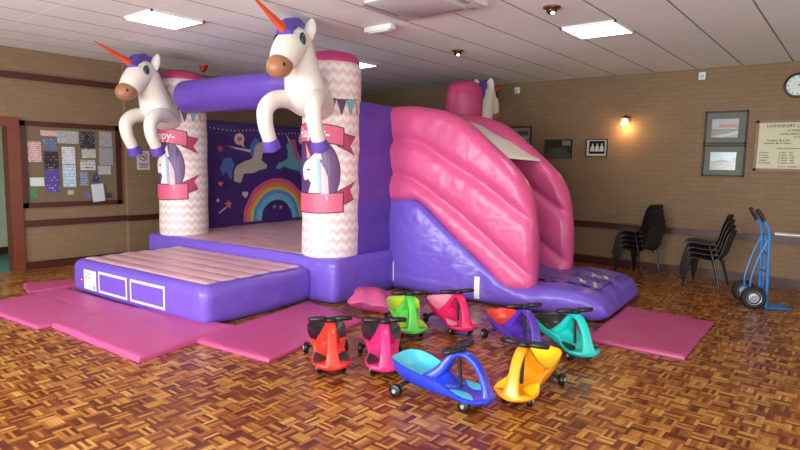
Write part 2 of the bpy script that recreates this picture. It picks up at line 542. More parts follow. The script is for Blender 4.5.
# the two large frames one above the other (y increases to the left)
t, hy, hz = frame_rect('picture_frame', 'upper of the two large framed landscape pictures, red roofed building', 'picture', 1.42, 2.00, 2.08, 2.58, .026, M_frame, 'pictures on the right wall')
rect(t, 'mount', -hy, hy, -hz, hz, -.006, M_mount)
ph = rect(t, 'photograph', -.17, .19, -.15, .13, -.010, M_gloss('photo_sky', (150, 160, 160)))
rect(ph, 'ground', -.17, .19, -.15, -.02, -.013, M_gloss('photo_ground', (112, 112, 100)))
poly(ph, 'road', [(.19, -.13), (.0, -.1), (-.17, -.04), (-.17, -.10), (.05, -.15)], -.018, M_gloss('photo_road', (150, 150, 145)))
poly(ph, 'building', [(.10, .0), (.08, .04), (-.14, .045), (-.17, .0)], -.018, M_gloss('photo_red', (168, 104, 84)))
t, hy, hz = frame_rect('picture_frame', 'lower of the two large framed landscape pictures, grassy hill', 'picture', 1.42, 2.00, 1.59, 2.07, .026, M_frame, 'pictures on the right wall')
rect(t, 'mount', -hy, hy, -hz, hz, -.006, M_mount)
ph = rect(t, 'photograph', -.17, .18, -.14, .13, -.010, M_gloss('photo_pale_sky', (142, 165, 165)))
poly(ph, 'hill', [(.18, -.02), (.12, .0), (0, -.01), (-.08, .0), (-.17, .05), (-.17, -.14), (.18, -.14)], -.014, M_gloss('photo_hill', (104, 112, 88)))
poly(ph, 'tree_line', [(.11, .0), (.0, .012), (-.08, .0), (-.08, -.02), (.11, -.02)], -.019, M_gloss('photo_dark', (40, 44, 40)))
# honours board
t, hy, hz = frame_rect('honours_board', 'cream honours board with black lettering in a wooden frame', 'notice board', .30, 1.31, 1.69, 2.42, .035, m_wood('board_wood', (96, 52, 28), (122, 70, 40)), None)
rect(t, 'panel', -hy, hy, -hz, hz, -.008, plain('cream_board', (176, 168, 122), .35))
def text_mesh(body, size, align='CENTER', bold=0.0):
    cu = bpy.data.curves.new('t', 'FONT'); cu.body = body; cu.size = size; cu.align_x = align; cu.align_y = 'CENTER'
    cu.offset = bold; cu.resolution_u = 2
    o = bpy.data.objects.new('t', cu); COL.objects.link(o)
    dg = bpy.context.evaluated_depsgraph_get()
    me = bpy.data.meshes.new_from_object(o.evaluated_get(dg))
    vs = [v.co.copy() for v in me.vertices]; fs = [tuple(p.vertices) for p in me.polygons]
    bpy.data.objects.remove(o); bpy.data.curves.remove(cu); bpy.data.meshes.remove(me)
    return vs, fs
M_ink = plain('black_ink', (38, 32, 26), .5)
rows = [('HONORARY LIFE MEMBERS', 0.28, .062, 'CENTER', .46 - .46), ('IN APPRECIATION OF', .215, .034, 'CENTER', -.05), ('LONG AND LOYAL SERVICE', .165, .04, 'CENTER', -.05), ('TO THE CLUB', .12, .028, 'CENTER', -.05),
        ('President  Mr J. Hall', .075, .034, 'LEFT', .36), ('Chairman  Mr A. Wood', .035, .034, 'LEFT', .40), ('Elected by the members in general meeting', -.04, .026, 'CENTER', 0)]
for k in range(5):
    rows.append((['A. Brown', 'R. Green', 'T. Walker', 'J. Marsh', 'W. Harding'][k], -.10 - k * .037, .030, 'LEFT', .44))
    rows.append((['P. Shaw   1971', 'D. Lane   1974', 'K. Moore  1978', 'F. Webb   1982', 'C. Barker  1986'][k], -.10 - k * .037, .030, 'LEFT', .20))
    rows.append((['1990', '1993', '1996', '1999', '2003'][k], -.10 - k * .037, .030, 'LEFT', -.16))
rows.append(('Service  Friendship  Community', -.30, .03, 'CENTER', .0))
for body, z, size, al, y in rows:
    vs, fs = text_mesh(body, size, al, .0008)
    f = MB(); f.add([(-.0125, y - v.x, z + v.y) for v in vs], fs)
    f.build('lettering', M_ink, t, smooth=False)
# small photographs
M_thin = plain('thin_dark_frame', (34, 30, 26), .35)
t, hy, hz = frame_rect('picture_frame', 'small framed team photograph with white mount beside the wall lamp', 'picture', 3.48, 3.86, 1.87, 2.18, .018, M_thin, 'pictures on the right wall')
rect(t, 'mount', -hy, hy, -hz, hz, -.006, plain('white_mount', (190, 188, 178), .5))
ph = rect(t, 'photograph', -.14, .13, -.10, .12, -.010, M_gloss('photo_black', (30, 26, 30)))
for yy in (.07, -.01, -.09):
    poly(ph, 'sitter', [(yy + .04, -.06), (yy + .03, .02), (yy + .012, .04), (yy + .014, .075), (yy - .012, .075), (yy - .012, .04), (yy - .03, .02), (yy - .035, -.06)], -.015, M_gloss('photo_shirt', (176, 184, 178)))
t, hy, hz = frame_rect('picture_frame', 'dark frameless looking photograph of a group before trees', 'picture', 4.11, 4.63, 1.84, 2.18, .010, M_thin, 'pictures on the right wall')
rect(t, 'photograph', -hy, hy, -hz, hz, -.008, M_gloss('photo_deep', (44, 48, 40)))
rect(t, 'pale_ground', -hy, hy, -hz, -hz + .09, -.012, M_gloss('photo_grass', (70, 84, 70)))
rect(t, 'sky_patch', -hy + .02, -hy + .18, .06, hz - .01, -.012, M_gloss('photo_grey', (120, 122, 104)))
for k in range(7):
    poly(t, 'sitter', [(.17 - k * .048, -.07), (.165 - k * .048, .01), (.15 - k * .048, .035), (.135 - k * .048, .01), (.13 - k * .048, -.07)], -.016, M_gloss('photo_people', (86, 84, 76)))
t, hy, hz = frame_rect('picture_frame', 'black framed team photograph just above the pink slide wall', 'picture', 4.91, 5.33, 2.05, 2.43, .022, M_frame, 'pictures on the right wall')
rect(t, 'mount', -hy, hy, -hz, hz, -.006, plain('grey_mount', (130, 126, 112), .5))
ph = rect(t, 'photograph', -.14, .14, -.10, .10, -.010, M_gloss('photo_mid', (76, 78, 74)))
for k in range(6):
    poly(ph, 'sitter', [(.11 - k * .042, -.06), (.105 - k * .042, .0), (.093 - k * .042, .03), (.08 - k * .042, .0), (.075 - k * .042, -.06)], -.015, M_gloss('photo_shirt', (176, 184, 178)))
# sensors
for y, z, lb in ((2.08, 3.12, 'small white sensor box high on the right wall between lamp and frames'), (5.23, 3.10, 'small white sensor box high on the right wall above the slide')):
    t = empty('wall_sensor', lb, 'sensor', (XR, y, z), 0, 'white sensor boxes')
    f = MB(); f.box((-.03, 0, 0), (.06, .10, .12), bev=.012); f.build('casing', M_white, t)
    f = MB(); f.ell((-.062, 0, -.015), (.012, .03, .035), 12, 8); f.build('sensor_window', plain('sensor_window', (180, 184, 180), .2), t)
# clock
t = empty('wall_clock', 'round wall clock with dark rim on the right wall', 'clock', (XR, .845, 2.90))
Rm = Matrix.Rotation(-PI / 2, 3, 'Y')
f = MB(); f.lathe([(.14, 0), (.17, 0), (.175, .02), (.165, .038), (.148, .042), (.14, .03)], 40, M=Rm, caps=False)
f.build('rim', plain('dark_rim', (44, 26, 24), .3), t)
f = MB(); f.lathe([(0, .0), (.146, .0), (.146, .026), (0, .026)], 40, M=Rm); f.build('dial', plain('pale_dial', (196, 214, 206), .3), t)
f = MB()
for k in range(12):
    a = k * PI / 6; R = Matrix.Rotation(a, 3, 'X')
    f.box(R @ Vector((-.028, 0, .12)), (.003, .010, .024), rot=R)
f.build('hour_mark', M_ink, t, smooth=False)
for a, l, w_ in ((math.radians(95), .075, .011), (math.radians(62), .11, .008)):
    R = Matrix.Rotation(a, 3, 'X'); f = MB(); f.box(R @ Vector((-.032, 0, l / 2)), (.003, w_, l), rot=R); f.build('hand', M_ink, t, smooth=False)
# wall lamp
t = empty('wall_lamp', 'lit brass wall lamp with a frosted shade on the right wall', 'wall lamp', (XR, 3.18, 2.50))
f = MB(); f.lathe([(0, 0), (.05, 0), (.06, .01), (.045, .02), (.02, .03), (0, .03)], 24, M=Rm); f.build('back_plate', M_brass, t)
f = MB(); f.tube(catmull([(-.02, 0, 0), (-.07, 0, .05), (-.12, 0, .06), (-.135, 0, .03)], 5), .010, 8); f.lathe([(.0, 0), (.04, 0), (.045, -.02), (.035, -.03), (0, -.03)], 16, c=(-.135, 0, .035))
f.build('arm', plain('dark_brass', (70, 48, 26), .35, .7), t)
mg = bpy.data.materials.new('glowing_shade'); mg.use_nodes = True
b = mg.node_tree.nodes['Principled BSDF']; b.inputs['Base Color'].default_value = lin((255, 200, 130))
b.inputs['Emission Color'].default_value = lin((255, 196, 110)); b.inputs['Emission Strength'].default_value = 7
f = MB(); f.lathe([(.0, .0), (.03, .0), (.042, -.02), (.052, -.05), (.06, -.085), (.066, -.10), (.05, -.10), (0, -.09)], 20, c=(-.135, 0, .008)); f.build('shade', mg, t)
L = bpy.data.lights.new('wall_lamp_glow', 'POINT'); L.energy = 9; L.color = (1, .62, .28); L.shadow_soft_size = .04
o = bpy.data.objects.new('wall_lamp_glow', L); COL.objects.link(o); o.location = (XR - .14, 3.18, 2.36)
# pale rail beside the trolley
t = empty('handrail', 'pale metal rail fixed along the wall trim behind the trolley', 'rail', (XR, .2, .80))
f = MB(); f.cyl((-.07, .76, -.02), (-.07, -1.6, -.02), .032, 14); f.build('rail', plain('pale_metal', (190, 192, 188), .35, .3), t)
for y in (.5, -.5, -1.5):
    f = MB(); f.cyl((-.07, y, 0), (0, y, 0), .012, 10); f.build('bracket', M_steel, t)

# ------------------------------------------------------------------ left wall: noticeboard and papers (wall face YL)
NX0, NX1, NZ0, NZ1 = 3.05, 4.50, .93, 2.21
t = empty('noticeboard', 'large cork noticeboard in a dark wooden frame beside the doorway', 'noticeboard', ((NX0 + NX1) / 2, YL, (NZ0 + NZ1) / 2))
hx, hz = (NX1 - NX0) / 2, (NZ1 - NZ0) / 2; fw = .075
f = MB(); f.box((0, -.02, hz - fw / 2), (2 * hx, .04, fw)); f.box((0, -.02, -hz + fw / 2), (2 * hx, .04, fw))
f.box((hx - fw / 2, -.02, 0), (fw, .04, 2 * hz)); f.box((-hx + fw / 2, -.02, 0), (fw, .04, 2 * hz)); f.build('frame', M_dark, t, smooth=False)
f = MB(); f.box((0, -.008, 0), (2 * hx - .1, .016, 2 * hz - .1)); f.build('cork_panel', plain('cork', (112, 95, 72), .8, scale=60, var=.2), t, smooth=False)
P = lambda n, c, i=(70, 70, 80), d=.5, p=.018: m_paper(n, c, i, d, p)
papers = [
 (3.33, 3.55, 2.00, 2.08, P('p_cream', (205, 180, 176), (150, 60, 60)), 'long pinkish heading strip at the top left'),
 (3.55, 3.86, 1.90, 2.09, P('p_grey', (172, 172, 168)), 'wide grey typed sheet in the top row'),
 (3.88, 4.10, 1.83, 2.10, P('p_black', (38, 36, 40), (160, 160, 150), .45, .03), 'black and white poster in the top row'),
 (4.17, 4.37, 1.87, 2.11, P('p_grey2', (160, 160, 156)), 'grey typed sheet in the top right corner'),
 (3.15, 3.33, 1.61, 1.91, P('p_pink', (200, 172, 168), (150, 50, 50), .5, .03), 'white sheet with red print at the far left'),
 (3.35, 3.54, 1.79, 1.96, P('p_steel', (88, 104, 128), (190, 190, 200), .4, .03), 'slate blue flyer with white lines'),
 (3.36, 3.56, 1.51, 1.77, P('p_navy', (40, 32, 52), (176, 140, 90), .42, .04), 'dark flyer with small orange pictures'),
 (3.36, 3.56, 1.16, 1.50, P('p_purple', (84, 62, 140), (190, 180, 210), .4, .04), 'purple flyer at the foot of the dark column'),
 (3.61, 3.80, 1.58, 1.85, P('p_white', (206, 210, 212), (80, 110, 140), .5, .03), 'white sheet with a small blue picture above a pale blue one'),
 (3.61, 3.80, 1.23, 1.57, P('p_sky', (160, 190, 205), (225, 230, 235), .5, .05), 'pale blue and white sheet in the middle column'),
 (3.90, 4.11, 1.68, 1.82, P('p_white2', (190, 190, 186)), 'white slip with a heart shaped note beside it'),
 (4.16, 4.38, 1.57, 1.86, P('p_grey3', (158, 158, 154), (90, 90, 90), .55, .014), 'grey typed sheet at the right edge below the top corner'),
 (3.87, 4.10, 1.49, 1.65, P('p_check', (190, 190, 186), (60, 60, 64), .5, .05), 'checked black and white note under the heart slip'),
 (3.86, 3.98, 1.24, 1.46, P('p_blue', (130, 150, 170), (50, 60, 80), .5, .04), 'small blue grey card in the fourth column'),
 (4.14, 4.34, 1.42, 1.56, P('p_white3', (182, 184, 180)), 'pale blank looking slip at the right edge'),
 (3.16, 3.35, 1.25, 1.38, P('p_mint', (196, 210, 200), (60, 130, 90), .35, .06), 'white card with green emblem at the left edge'),
 (3.14, 3.25, 1.07, 1.22, P('p_green', (70, 130, 90), (40, 90, 60), .4, .05), 'green square leaflet in the bottom left corner'),
 (4.02, 4.21, .99, 1.27, P('p_hang', (196, 204, 206), (70, 70, 74), .3, .06), 'white sheet hanging over the bottom frame'),
 (3.67, 3.76, 1.11, 1.18, P('p_small', (196, 184, 150)), 'tiny cream note low in the middle'),
 (4.05, 4.16, 1.29, 1.44, P('p_navy2', (50, 60, 100), (180, 180, 200), .4, .04), 'small dark blue card beside the tilted slips'),
 (4.24, 4.35, 1.04, 1.12, P('p_dark2', (54, 52, 58), (150, 150, 150), .4, .03), 'small dark card in the bottom right corner'),
 (3.91, 4.00, 1.04, 1.13, P('p_violet', (118, 90, 150), (60, 40, 90), .4, .04), 'small violet card beside the hanging sheet'),
]
M_pin = plain('drawing_pin', (180, 40, 40), .3)
for i, (x0, x1, z0, z1, mt, lb) in enumerate(papers):
    w_, h_ = x1 - x0, z1 - z0
    vs = []; n = 5
    rows_ = []
    for j in range(n + 1):
        zz = -h_ / 2 + h_ * j / n
        lift = .006 * (1 - j / n) ** 2
        rows_.append([(-w_ / 2, -lift, zz), (w_ / 2, -lift * .6, zz), (w_ / 2, -lift * .6 - .0012, zz), (-w_ / 2, -lift - .0012, zz)])
    f = MB(); f.lo(rows_)
    yy = YL - .0175 - (.003 if i % 2 else 0) - (.026 if i == 17 else 0)
    o = f.build('paper_notice', mt, None, loc=((x0 + x1) / 2, yy, (z0 + z1) / 2), smooth=False)
    tag(o, lb + ' on the noticeboard', 'paper notice', 'papers pinned on the noticeboard')
    if i in (19,): o.rotation_euler = (0, math.radians(25), 0)
    if i == 17: o.rotation_euler = (0, math.radians(-5), 0)
    f = MB(); f.ell((0, -.004, h_ / 2 - .012), (.006, .005, .006), 8, 6); f.build('pin', M_pin, o)
# sign on the pier
t = empty('wall_sign', 'small white sign with a round symbol on the brick pier', 'sign', (4.86, YL - .07, 1.66))
f = MB(); f.box((0, -.003, 0), (.22, .006, .32)); f.build('plate', plain('sign_white', (196, 190, 190), .4), t, smooth=False)
f = MB(); f.lo([[(r * cos(2 * PI * k / 28), -.009, .06 + r * sin(2 * PI * k / 28)) for k in range(28)] for r in (.055, .07)], caps=False); f.box((0, -.009, .06), (.11, .002, .012), rot=Matrix.Rotation(math.radians(45), 3, 'Y')); f.build('prohibition_ring', plain('sign_red', (150, 50, 60), .5), t, smooth=False)
f = MB(); f.box((0, -.008, .06), (.07, .002, .018)); f.box((0, -.008, -.06), (.16, .002, .014)); f.box((0, -.008, -.09), (.14, .002, .01)); f.box((0, -.008, -.12), (.15, .002, .01)); f.build('lettering', M_ink, t, smooth=False)

# ------------------------------------------------------------------ bouncy castle
V_pur = vinyl('purple_vinyl', (112, 84, 190), .29, .016)
V_dpur = vinyl('deep_purple_vinyl', (92, 62, 158), .38)
V_mur = vinyl('mural_vinyl', (66, 40, 106), .42)
V_pink = vinyl('pink_vinyl', (208, 82, 132), .31)
V_dpink = vinyl('magenta_vinyl', (186, 60, 110), .4)
V_bed = vinyl('dusty_pink_vinyl', (206, 160, 170), .42)
V_whi = vinyl('white_vinyl', (226, 220, 208), .5, .006)
V_cov = vinyl('cover_sheet', (226, 223, 208), .6, .004)
V_chev = m_chevron()
TH = math.radians(4.2)
castle = empty('bouncy_castle', 'purple and pink inflatable unicorn bouncy castle with attached slide', 'bouncy castle', (4.70, 4.77, .0), TH)
CZ = .0
def rib(v, pitch, a, p=.6): return a * (abs(sin(PI * v / pitch)) ** p - .7)

def bvh_of(o):
    me = o.data
    return BVHTree.FromPolygons([v.co.copy() for v in me.vertices], [tuple(p.vertices) for p in me.polygons])
def cut(vs, fs, step):
    """split flat 2D shapes (x, y) into a grid of small faces so they can follow a curved surface"""
    bm = bmesh.new()
    bv = [bm.verts.new((v[0], v[1], 0)) for v in vs]
    for f in fs:
        try: bm.faces.new([bv[i] for i in f])
        except ValueError: pass
    for ax in (0, 1):
        lo = min(v.co[ax] for v in bm.verts); hi = max(v.co[ax] for v in bm.verts)
        k = math.ceil(lo / step) * step
        while k < hi:
            n = [0, 0, 0]; n[ax] = 1; c = [0, 0, 0]; c[ax] = k
            bmesh.ops.bisect_plane(bm, geom=bm.verts[:] + bm.edges[:] + bm.faces[:], plane_co=c, plane_no=n, dist=1e-5)
            k += step
    bmesh.ops.triangulate(bm, faces=bm.faces[:])
    bm.verts.index_update()
    ov = [v.co.copy() for v in bm.verts]; of = [tuple(v.index for v in f.verts) for f in bm.faces]
    bm.free()
    return ov, of
def decal(name, shapes, mat, parent, mapper, step=.05, mats=None):
    """shapes = list of 2D polygons"""
    f = MB()
    for sh in shapes:
        if isinstance(sh, tuple) and isinstance(sh[0], list) and sh[1] == 'raw': vs, fs = sh[0], sh[2]
        else: vs, fs = sh, [tuple(range(len(sh)))]
        v2, f2 = cut(vs, fs, step)
        f.add([mapper(v.x, v.y) for v in v2], f2)
    return f.build(name, mat, parent, smooth=False)
def ring2(cx, cz, r0, r1, a0=0, a1=2 * PI, n=36, sx=1, sz=1):
    out = []
    for k in range(n):
        a = a0 + (a1 - a0) * k / n; b_ = a0 + (a1 - a0) * (k + 1) / n
        out.append([(cx + sx * r0 * cos(a), cz + sz * r0 * sin(a)), (cx + sx * r1 * cos(a), cz + sz * r1 * sin(a)), (cx + sx * r1 * cos(b_), cz + sz * r1 * sin(b_)), (cx + sx * r0 * cos(b_), cz + sz * r0 * sin(b_))])
    return out
def disc2(cx, cz, rx, rz, n=24): return [(cx + rx * cos(2 * PI * k / n), cz + rz * sin(2 * PI * k / n)) for k in range(n)]
def star2(cx, cz, r, n=5, k=.45): return [(cx + (r if i % 2 == 0 else r * k) * sin(PI * i / n), cz + (r if i % 2 == 0 else r * k) * cos(PI * i / n)) for i in range(2 * n)]
def heart2(cx, cz, s):
    return [(cx + s * .062 * 16 * sin(a) ** 3, cz + s * .062 * (13 * cos(a) - 5 * cos(2 * a) - 2 * cos(3 * a) - cos(4 * a))) for a in [2 * PI * k / 28 for k in range(28)]]

# --- front step
SX, SY, SH = 1.55, 2.68, .42
def fn_step(p, n):
    d = 0
    if abs(n.x) > .7: d += .02 * (1 - (p.y / (SY / 2)) ** 2) * abs(n.x)
    if abs(n.y) > .5: d += .035 * abs(n.y) * (1 - (p.x / (SX / 2)) ** 2)
    return d
vs, fs = rbox(SX / 2 + .01, SY / 2, SH / 2, .105, 7, (14, 24, 3), fn_step)
f = MB(); f.add([v + Vector((-SX / 2 + .03, .375 + SY / 2, SH / 2)) for v in vs], fs)
step = f.build('step_base', V_pur, castle)
def bed_surface(name, x0, x1, y0, y1, z, pitch, amp, nx, ny, drop=.07, edge=.08):
    f = MB(); secs = []
    for i in range(nx + 1):
        x = x0 + (x1 - x0) * i / nx; row = []
        for j in range(ny + 1):
            y = y0 + (y1 - y0) * j / ny
            e = min(x - x0, x1 - x, y - y0, y1 - y)
            k = max(0, 1 - e / edge)
            ysc = min(y - y0, y1 - y); soft = 1 + .6 * max(0, 1 - ysc / .25)
            row.append((x, y, z + rib(x - x0, pitch, amp * soft, .42) - drop * k ** 2.2 + .004 * sin(y * 21) * sin(x * 9)))
        secs.append(row)
    f.lo(secs, closed=False, caps=False)
    return f.build(name, V_bed, castle, angle=80)
bed_surface('step_top', -1.475, 0.02, .44, 3.02, SH + .010, .25, .018, 72, 60, .085, .11)
bv = bvh_of(step)
def on_front(y, z, off=.005):
    h = bv.ray_cast(Vector((-3, y, z)), Vector((1, 0, 0)))
    x = h[0].x if h[0] is not None else -1.53
    return (x - off, y, z)
# labels on the step's front: y decreases to the right in the picture
def onf(u, v): return on_front(u, v)
M_lab = plain('white_label', (226, 226, 220), .5)
lb_ = decal('safety_label', [[(2.72, .33), (2.42, .33), (2.42, .09), (2.72, .09)]], M_lab, step, onf)
tl = []
for k in range(5): tl += [[(2.69, .30 - k * .018), (2.52 + .02 * (k % 3), .30 - k * .018), (2.52 + .02 * (k % 3), .295 - k * .018), (2.69, .295 - k * .018)]]
decal('label_print', tl, M_ink, step, lambda u, v: on_front(u, v, .008))
decal('label_mark', [disc2(2.47, .13, .02, .02, 12)], plain('label_green', (60, 110, 110), .5), step, lambda u, v: on_front(u, v, .008))
decal('red_tag', [[(2.80, .22), (2.745, .22), (2.745, .16), (2.80, .16)]], plain('tag_red', (200, 60, 50), .5), step, onf)
decal('red_tag_stripe', [[(2.79, .20), (2.75, .20), (2.75, .185), (2.79, .185)]], M_lab, step, lambda u, v: on_front(u, v, .008))
M_str = plain('white_strap', (214, 210, 222), .5)
for a, b_ in ((2.37, 1.74), (1.68, 1.02)):
    fr = .028; z0, z1 = .09, .345
    decal('pocket_border', [[(a, z1), (b_, z1), (b_, z1 - fr), (a, z1 - fr)], [(a, z0 + fr), (b_, z0 + fr), (b_, z0), (a, z0)], [(a, z1 - fr), (a - fr, z1 - fr), (a - fr, z0 + fr), (a, z0 + fr)], [(b_ + fr, z1 - fr), (b_, z1 - fr), (b_, z0 + fr), (b_ + fr, z0 + fr)]], M_str, step, onf)

# --- platform
PX, PY, PH = 3.7, 3.86, .54
def fn_plat(p, n):
    d = 0
    if n.x < -.5: d += .03 * (1 - (p.y / 2) ** 2) - .0
    if abs(n.y) > .5: d += .035 * abs(sin(PI * (p.x + PX / 2) / 1.25)) ** .6
    return d
vs, fs = rbox(PX / 2, PY / 2, PH / 2, .09, 6, (40, 30, 4), fn_plat)
f = MB(); f.add([v + Vector((PX / 2, PY / 2 + .0, PH / 2 + .002)) for v in vs], fs)
plat = f.build('platform', V_pur, castle)
bed_surface('bed', .03, 3.6, .06, 3.80, PH + .006, .32, .006, 90, 40, .06)

# --- pillars
def pillar(x, y, name='pillar', r=.36, z0=.50, z1=2.88, mat=V_chev, cap=V_dpink):
    f = MB(); prof = []
    n = 40
    prof.append((r * .80, z0 - .02))
    for k in range(n + 1):
        q = k / n; z = z0 + (z1 - z0) * q
        rr = r * (1 - .10 * max(0, 1 - q / .03) ** 2 - .05 * max(0, (q - .97) / .03) ** 2) * (1 + .008 * sin(q * 23))
        prof.append((rr, z))
    f.lathe([(a, b_ - z0) for a, b_ in prof], 48)
    p = f.build(name, mat, castle, loc=(x, y, z0))
    f = MB(); f.lathe([(r * .95, 0), (r * .955, .03), (r * .88, .085), (r * .7, .125), (r * .4, .15), (.01, .155)], 48)
    f.build('pillar_cap', cap, p, loc=(0, 0, z1 - z0 - .005))
    return p
M_ol = plain('outline_dark', (84, 38, 58), .5)
def pillar_art(p, r=.36, z0=.50):
    # decal coordinates: s = arc length from the castle-front direction (-X), positive to the right in the picture (-Y)
    def mp(off):
        def f(s, z):
            a = PI + s / r
            return ((r + off) * cos(a) , (r + off) * sin(a), z - z0)
        return f
    fl = [(222, 120, 140), (120, 180, 190), (112, 34, 66), (214, 196, 160), (90, 60, 110)]
    zz = 2.46
    for k in range(10):
        s0 = -.55 + k * .125; sag = .03 * sin(PI * ((k % 5) + .5) / 5)
        tri = [(s0, zz - sag), (s0 + .115, zz - sag), (s0 + .057, zz - .17 - sag)]
        decal('bunting_outline', [[(tri[0][0] - .008, tri[0][1] + .006), (tri[1][0] + .008, tri[1][1] + .006), (tri[2][0], tri[2][1] - .02)]], M_ol, p, mp(.002))
        decal('bunting_flag', [tri], plain('flag_%d' % (k % 5), fl[(k * 2) % 5], .5), p, mp(.004))
    # badge
    decal('badge_outline', [disc2(0, 1.56, .375, .455, 40)], M_ol, p, mp(.003))
    badge = decal('badge', [disc2(0, 1.56, .36, .44, 40)], plain('badge_purple', (92, 50, 104), .4), p, mp(.005))
    # cartoon horse head in profile facing left
    HX = .09
    head = [(-.23, 1.50), (-.26, 1.60), (-.20, 1.68), (-.10, 1.74), (-.02, 1.80), (.02, 1.74), (.06, 1.60), (.08, 1.40), (.14, 1.22), (-.14, 1.20), (-.12, 1.34), (-.08, 1.44), (-.13, 1.49), (-.19, 1.47)]
    decal('horse_outline', [[(a * 1.06 - .003 + HX, 1.5 + (b_ - 1.5) * 1.05) for a, b_ in head]], M_ol, p, mp(.007))
    decal('horse_head', [[(a + HX, b_) for a, b_ in head]], plain('horse_white', (232, 226, 226), .5), p, mp(.009))
    decal('horse_ear', [[(.04, 1.76), (.12, 1.90), (.15, 1.72)]], plain('horse_white', (232, 226, 226), .5), p, mp(.010))
    decal('horse_horn', [[(-.06, 1.73), (-.09, 1.93), (.0, 1.76)]], plain('horn_pink', (224, 150, 150), .5), p, mp(.010))
    for k, c in enumerate(((130, 190, 204), (176, 150, 206), (224, 196, 170), (226, 170, 190))):
        x0 = .085 + k * .03
        decal('mane_lock', [[(x0, 1.80 - k * .05), (x0 + .05, 1.66 - k * .05), (x0 + .06, 1.42 - k * .03), (x0 + .04, 1.22), (x0 + .015, 1.40 - k * .03), (x0 + .005, 1.62 - k * .05)]], plain('lock_%d' % k, c, .5), p, mp(.011 + .001 * k))
    decal('horse_eye', [disc2(-.03, 1.60, .030, .012, 12)], M_ol, p, mp(.012))
    # ribbons
    M_rib = plain('ribbon_pink', (214, 92, 124), .45); M_rib2 = plain('ribbon_dark', (176, 62, 98), .45)
    for zc, up, h in ((2.04, 1, .10), (1.20, -1, .11)):
        arc = lambda s: zc + (-.30 * s * s if up == 1 else .12 * s * s)
        n = 14
        for nm, mt, e, off in (('ribbon_outline', M_ol, .014, .012), ('ribbon', M_rib, 0, .014)):
            sh = []
            for k in range(n):
                a = -.40 + .80 * k / n; b_ = -.40 + .80 * (k + 1) / n
                if k == 0: a -= e
                if k == n - 1: b_ += e
                sh.append([(a, arc(a) - h - e), (b_, arc(b_) - h - e), (b_, arc(b_) + h + e), (a, arc(a) + h + e)])
            decal(nm, sh, mt, p, mp(off))
        for sg in (1, -1):
            for nm, mt, e, off in (('ribbon_tail_outline', M_ol, .012, .0075), ('ribbon_tail', M_rib2, 0, .0095)):
                tz = arc(.40)
                d = -.10 if up == 1 else .14
                sh = [(sg * .33, tz - .08 + d * .2 - e), (sg * (.56 + e), tz - .10 + d - e), (sg * (.50), tz + .0 + d), (sg * (.58 + e), tz + .10 + d + e), (sg * .33, tz + .08 + d * .3 + e)]
                if up == 1: sh = [(a, b_) for a, b_ in sh]
                decal(nm, [sh], mt, p, mp(off))
    vs, fs = text_mesh('Happy-', .17, 'CENTER', .003)
    vs = [(v.x * 1.0, v.y + 2.04 - .30 * v.x ** 2) for v in vs]
    decal('lettering', [(vs, 'raw', fs)], plain('letter_white', (240, 226, 226), .5), p, mp(.018))
pn = pillar(.38, .40); pf = pillar(.38, 3.45)
pillar_art(pn); pillar_art(pf)
# rear pink block
pb = pillar(3.40, .20, 'rear_pillar', .30, .5, 2.90, V_dpink, V_dpink)

# --- walls of the castle
def quilt(name, x0, x1, y0, y1, z0, z1, mat, pitch=.38, axis='y', amp=.03):
    hx, hy, hz = (x1 - x0) / 2, (y1 - y0) / 2, (z1 - z0) / 2
    def fn(p, n):
        face = n.y if axis == 'y' else n.x
        if abs(face) > .5: return rib(p.z + hz, pitch, amp, .55)
        return 0
    vs, fs = rbox(hx, hy, hz, min(hx, hy) * .7, 5, (20, 4, 44) if axis == 'y' else (4, 20, 44), fn)
    f = MB(); f.add([v + Vector(((x0 + x1) / 2, (y0 + y1) / 2, (z0 + z1) / 2)) for v in vs], fs)
    return f.build(name, mat, castle)
wl = quilt('left_wall', .45, 3.65, 3.66, 3.90, .42, 2.36, V_mur)
wr = quilt('right_wall', .45, 3.55, .06, .30, .42, 2.45, V_dpur, .48)
wk = quilt('back_wall', 3.42, 3.68, .20, 3.80, .42, 2.36, V_mur, axis='x')
# --- mural
bw = bvh_of(wl)
def onm(off):
    def f(x, z):
        h = bw.ray_cast(Vector((x, 2.5, z)), Vector((0, 1, 0)))
        y = h[0].y if h[0] is not None else 3.66
        return (x, y - off, z)
    return f
cm = lambda n, c: plain('mural_' + n, c, .5)
bands = [((206, 84, 130), .81, .90), ((214, 130, 60), .72, .81), ((206, 180, 80), .65, .72), ((90, 140, 196), .56, .65), ((110, 180, 204), .43, .56)]
for k, (c, r0, r1) in enumerate(bands):
    decal('rainbow_band', ring2(2.52, .60, r0, r1, 0, PI, 28, .90, .86), cm('band%d' % k, c), wl, onm(.006))
body = [(1.51, 1.33), (1.52, 1.48), (1.59, 1.60), (1.75, 1.68), (1.91, 1.72), (1.96, 1.92), (2.05, 2.00), (2.14, 2.03), (2.28, 1.97), (2.41, 1.90), (2.38, 1.84), (2.28, 1.85), (2.17, 1.83), (2.13, 1.70), (2.28, 1.62), (2.27, 1.55), (2.09, 1.52), (1.95, 1.47), (1.73, 1.46), (1.69, 1.36), (1.65, 1.29), (1.60, 1.31)]
decal('painted_unicorn', [body], cm('cream', (178, 170, 152)), wl, onm(.006))
decal('painted_tail', [[(1.54, 1.60), (1.45, 1.74), (1.30, 1.72), (1.24, 1.56), (1.28, 1.42), (1.36, 1.52), (1.40, 1.40), (1.46, 1.34), (1.48, 1.5)]], cm('blue', (70, 110, 168)), wl, onm(.007))
decal('painted_mane', [[(2.10, 2.06), (1.98, 2.10), (1.90, 1.98), (1.88, 1.80), (1.94, 1.74), (1.98, 1.90)]], cm('blue', (70, 110, 168)), wl, onm(.009))
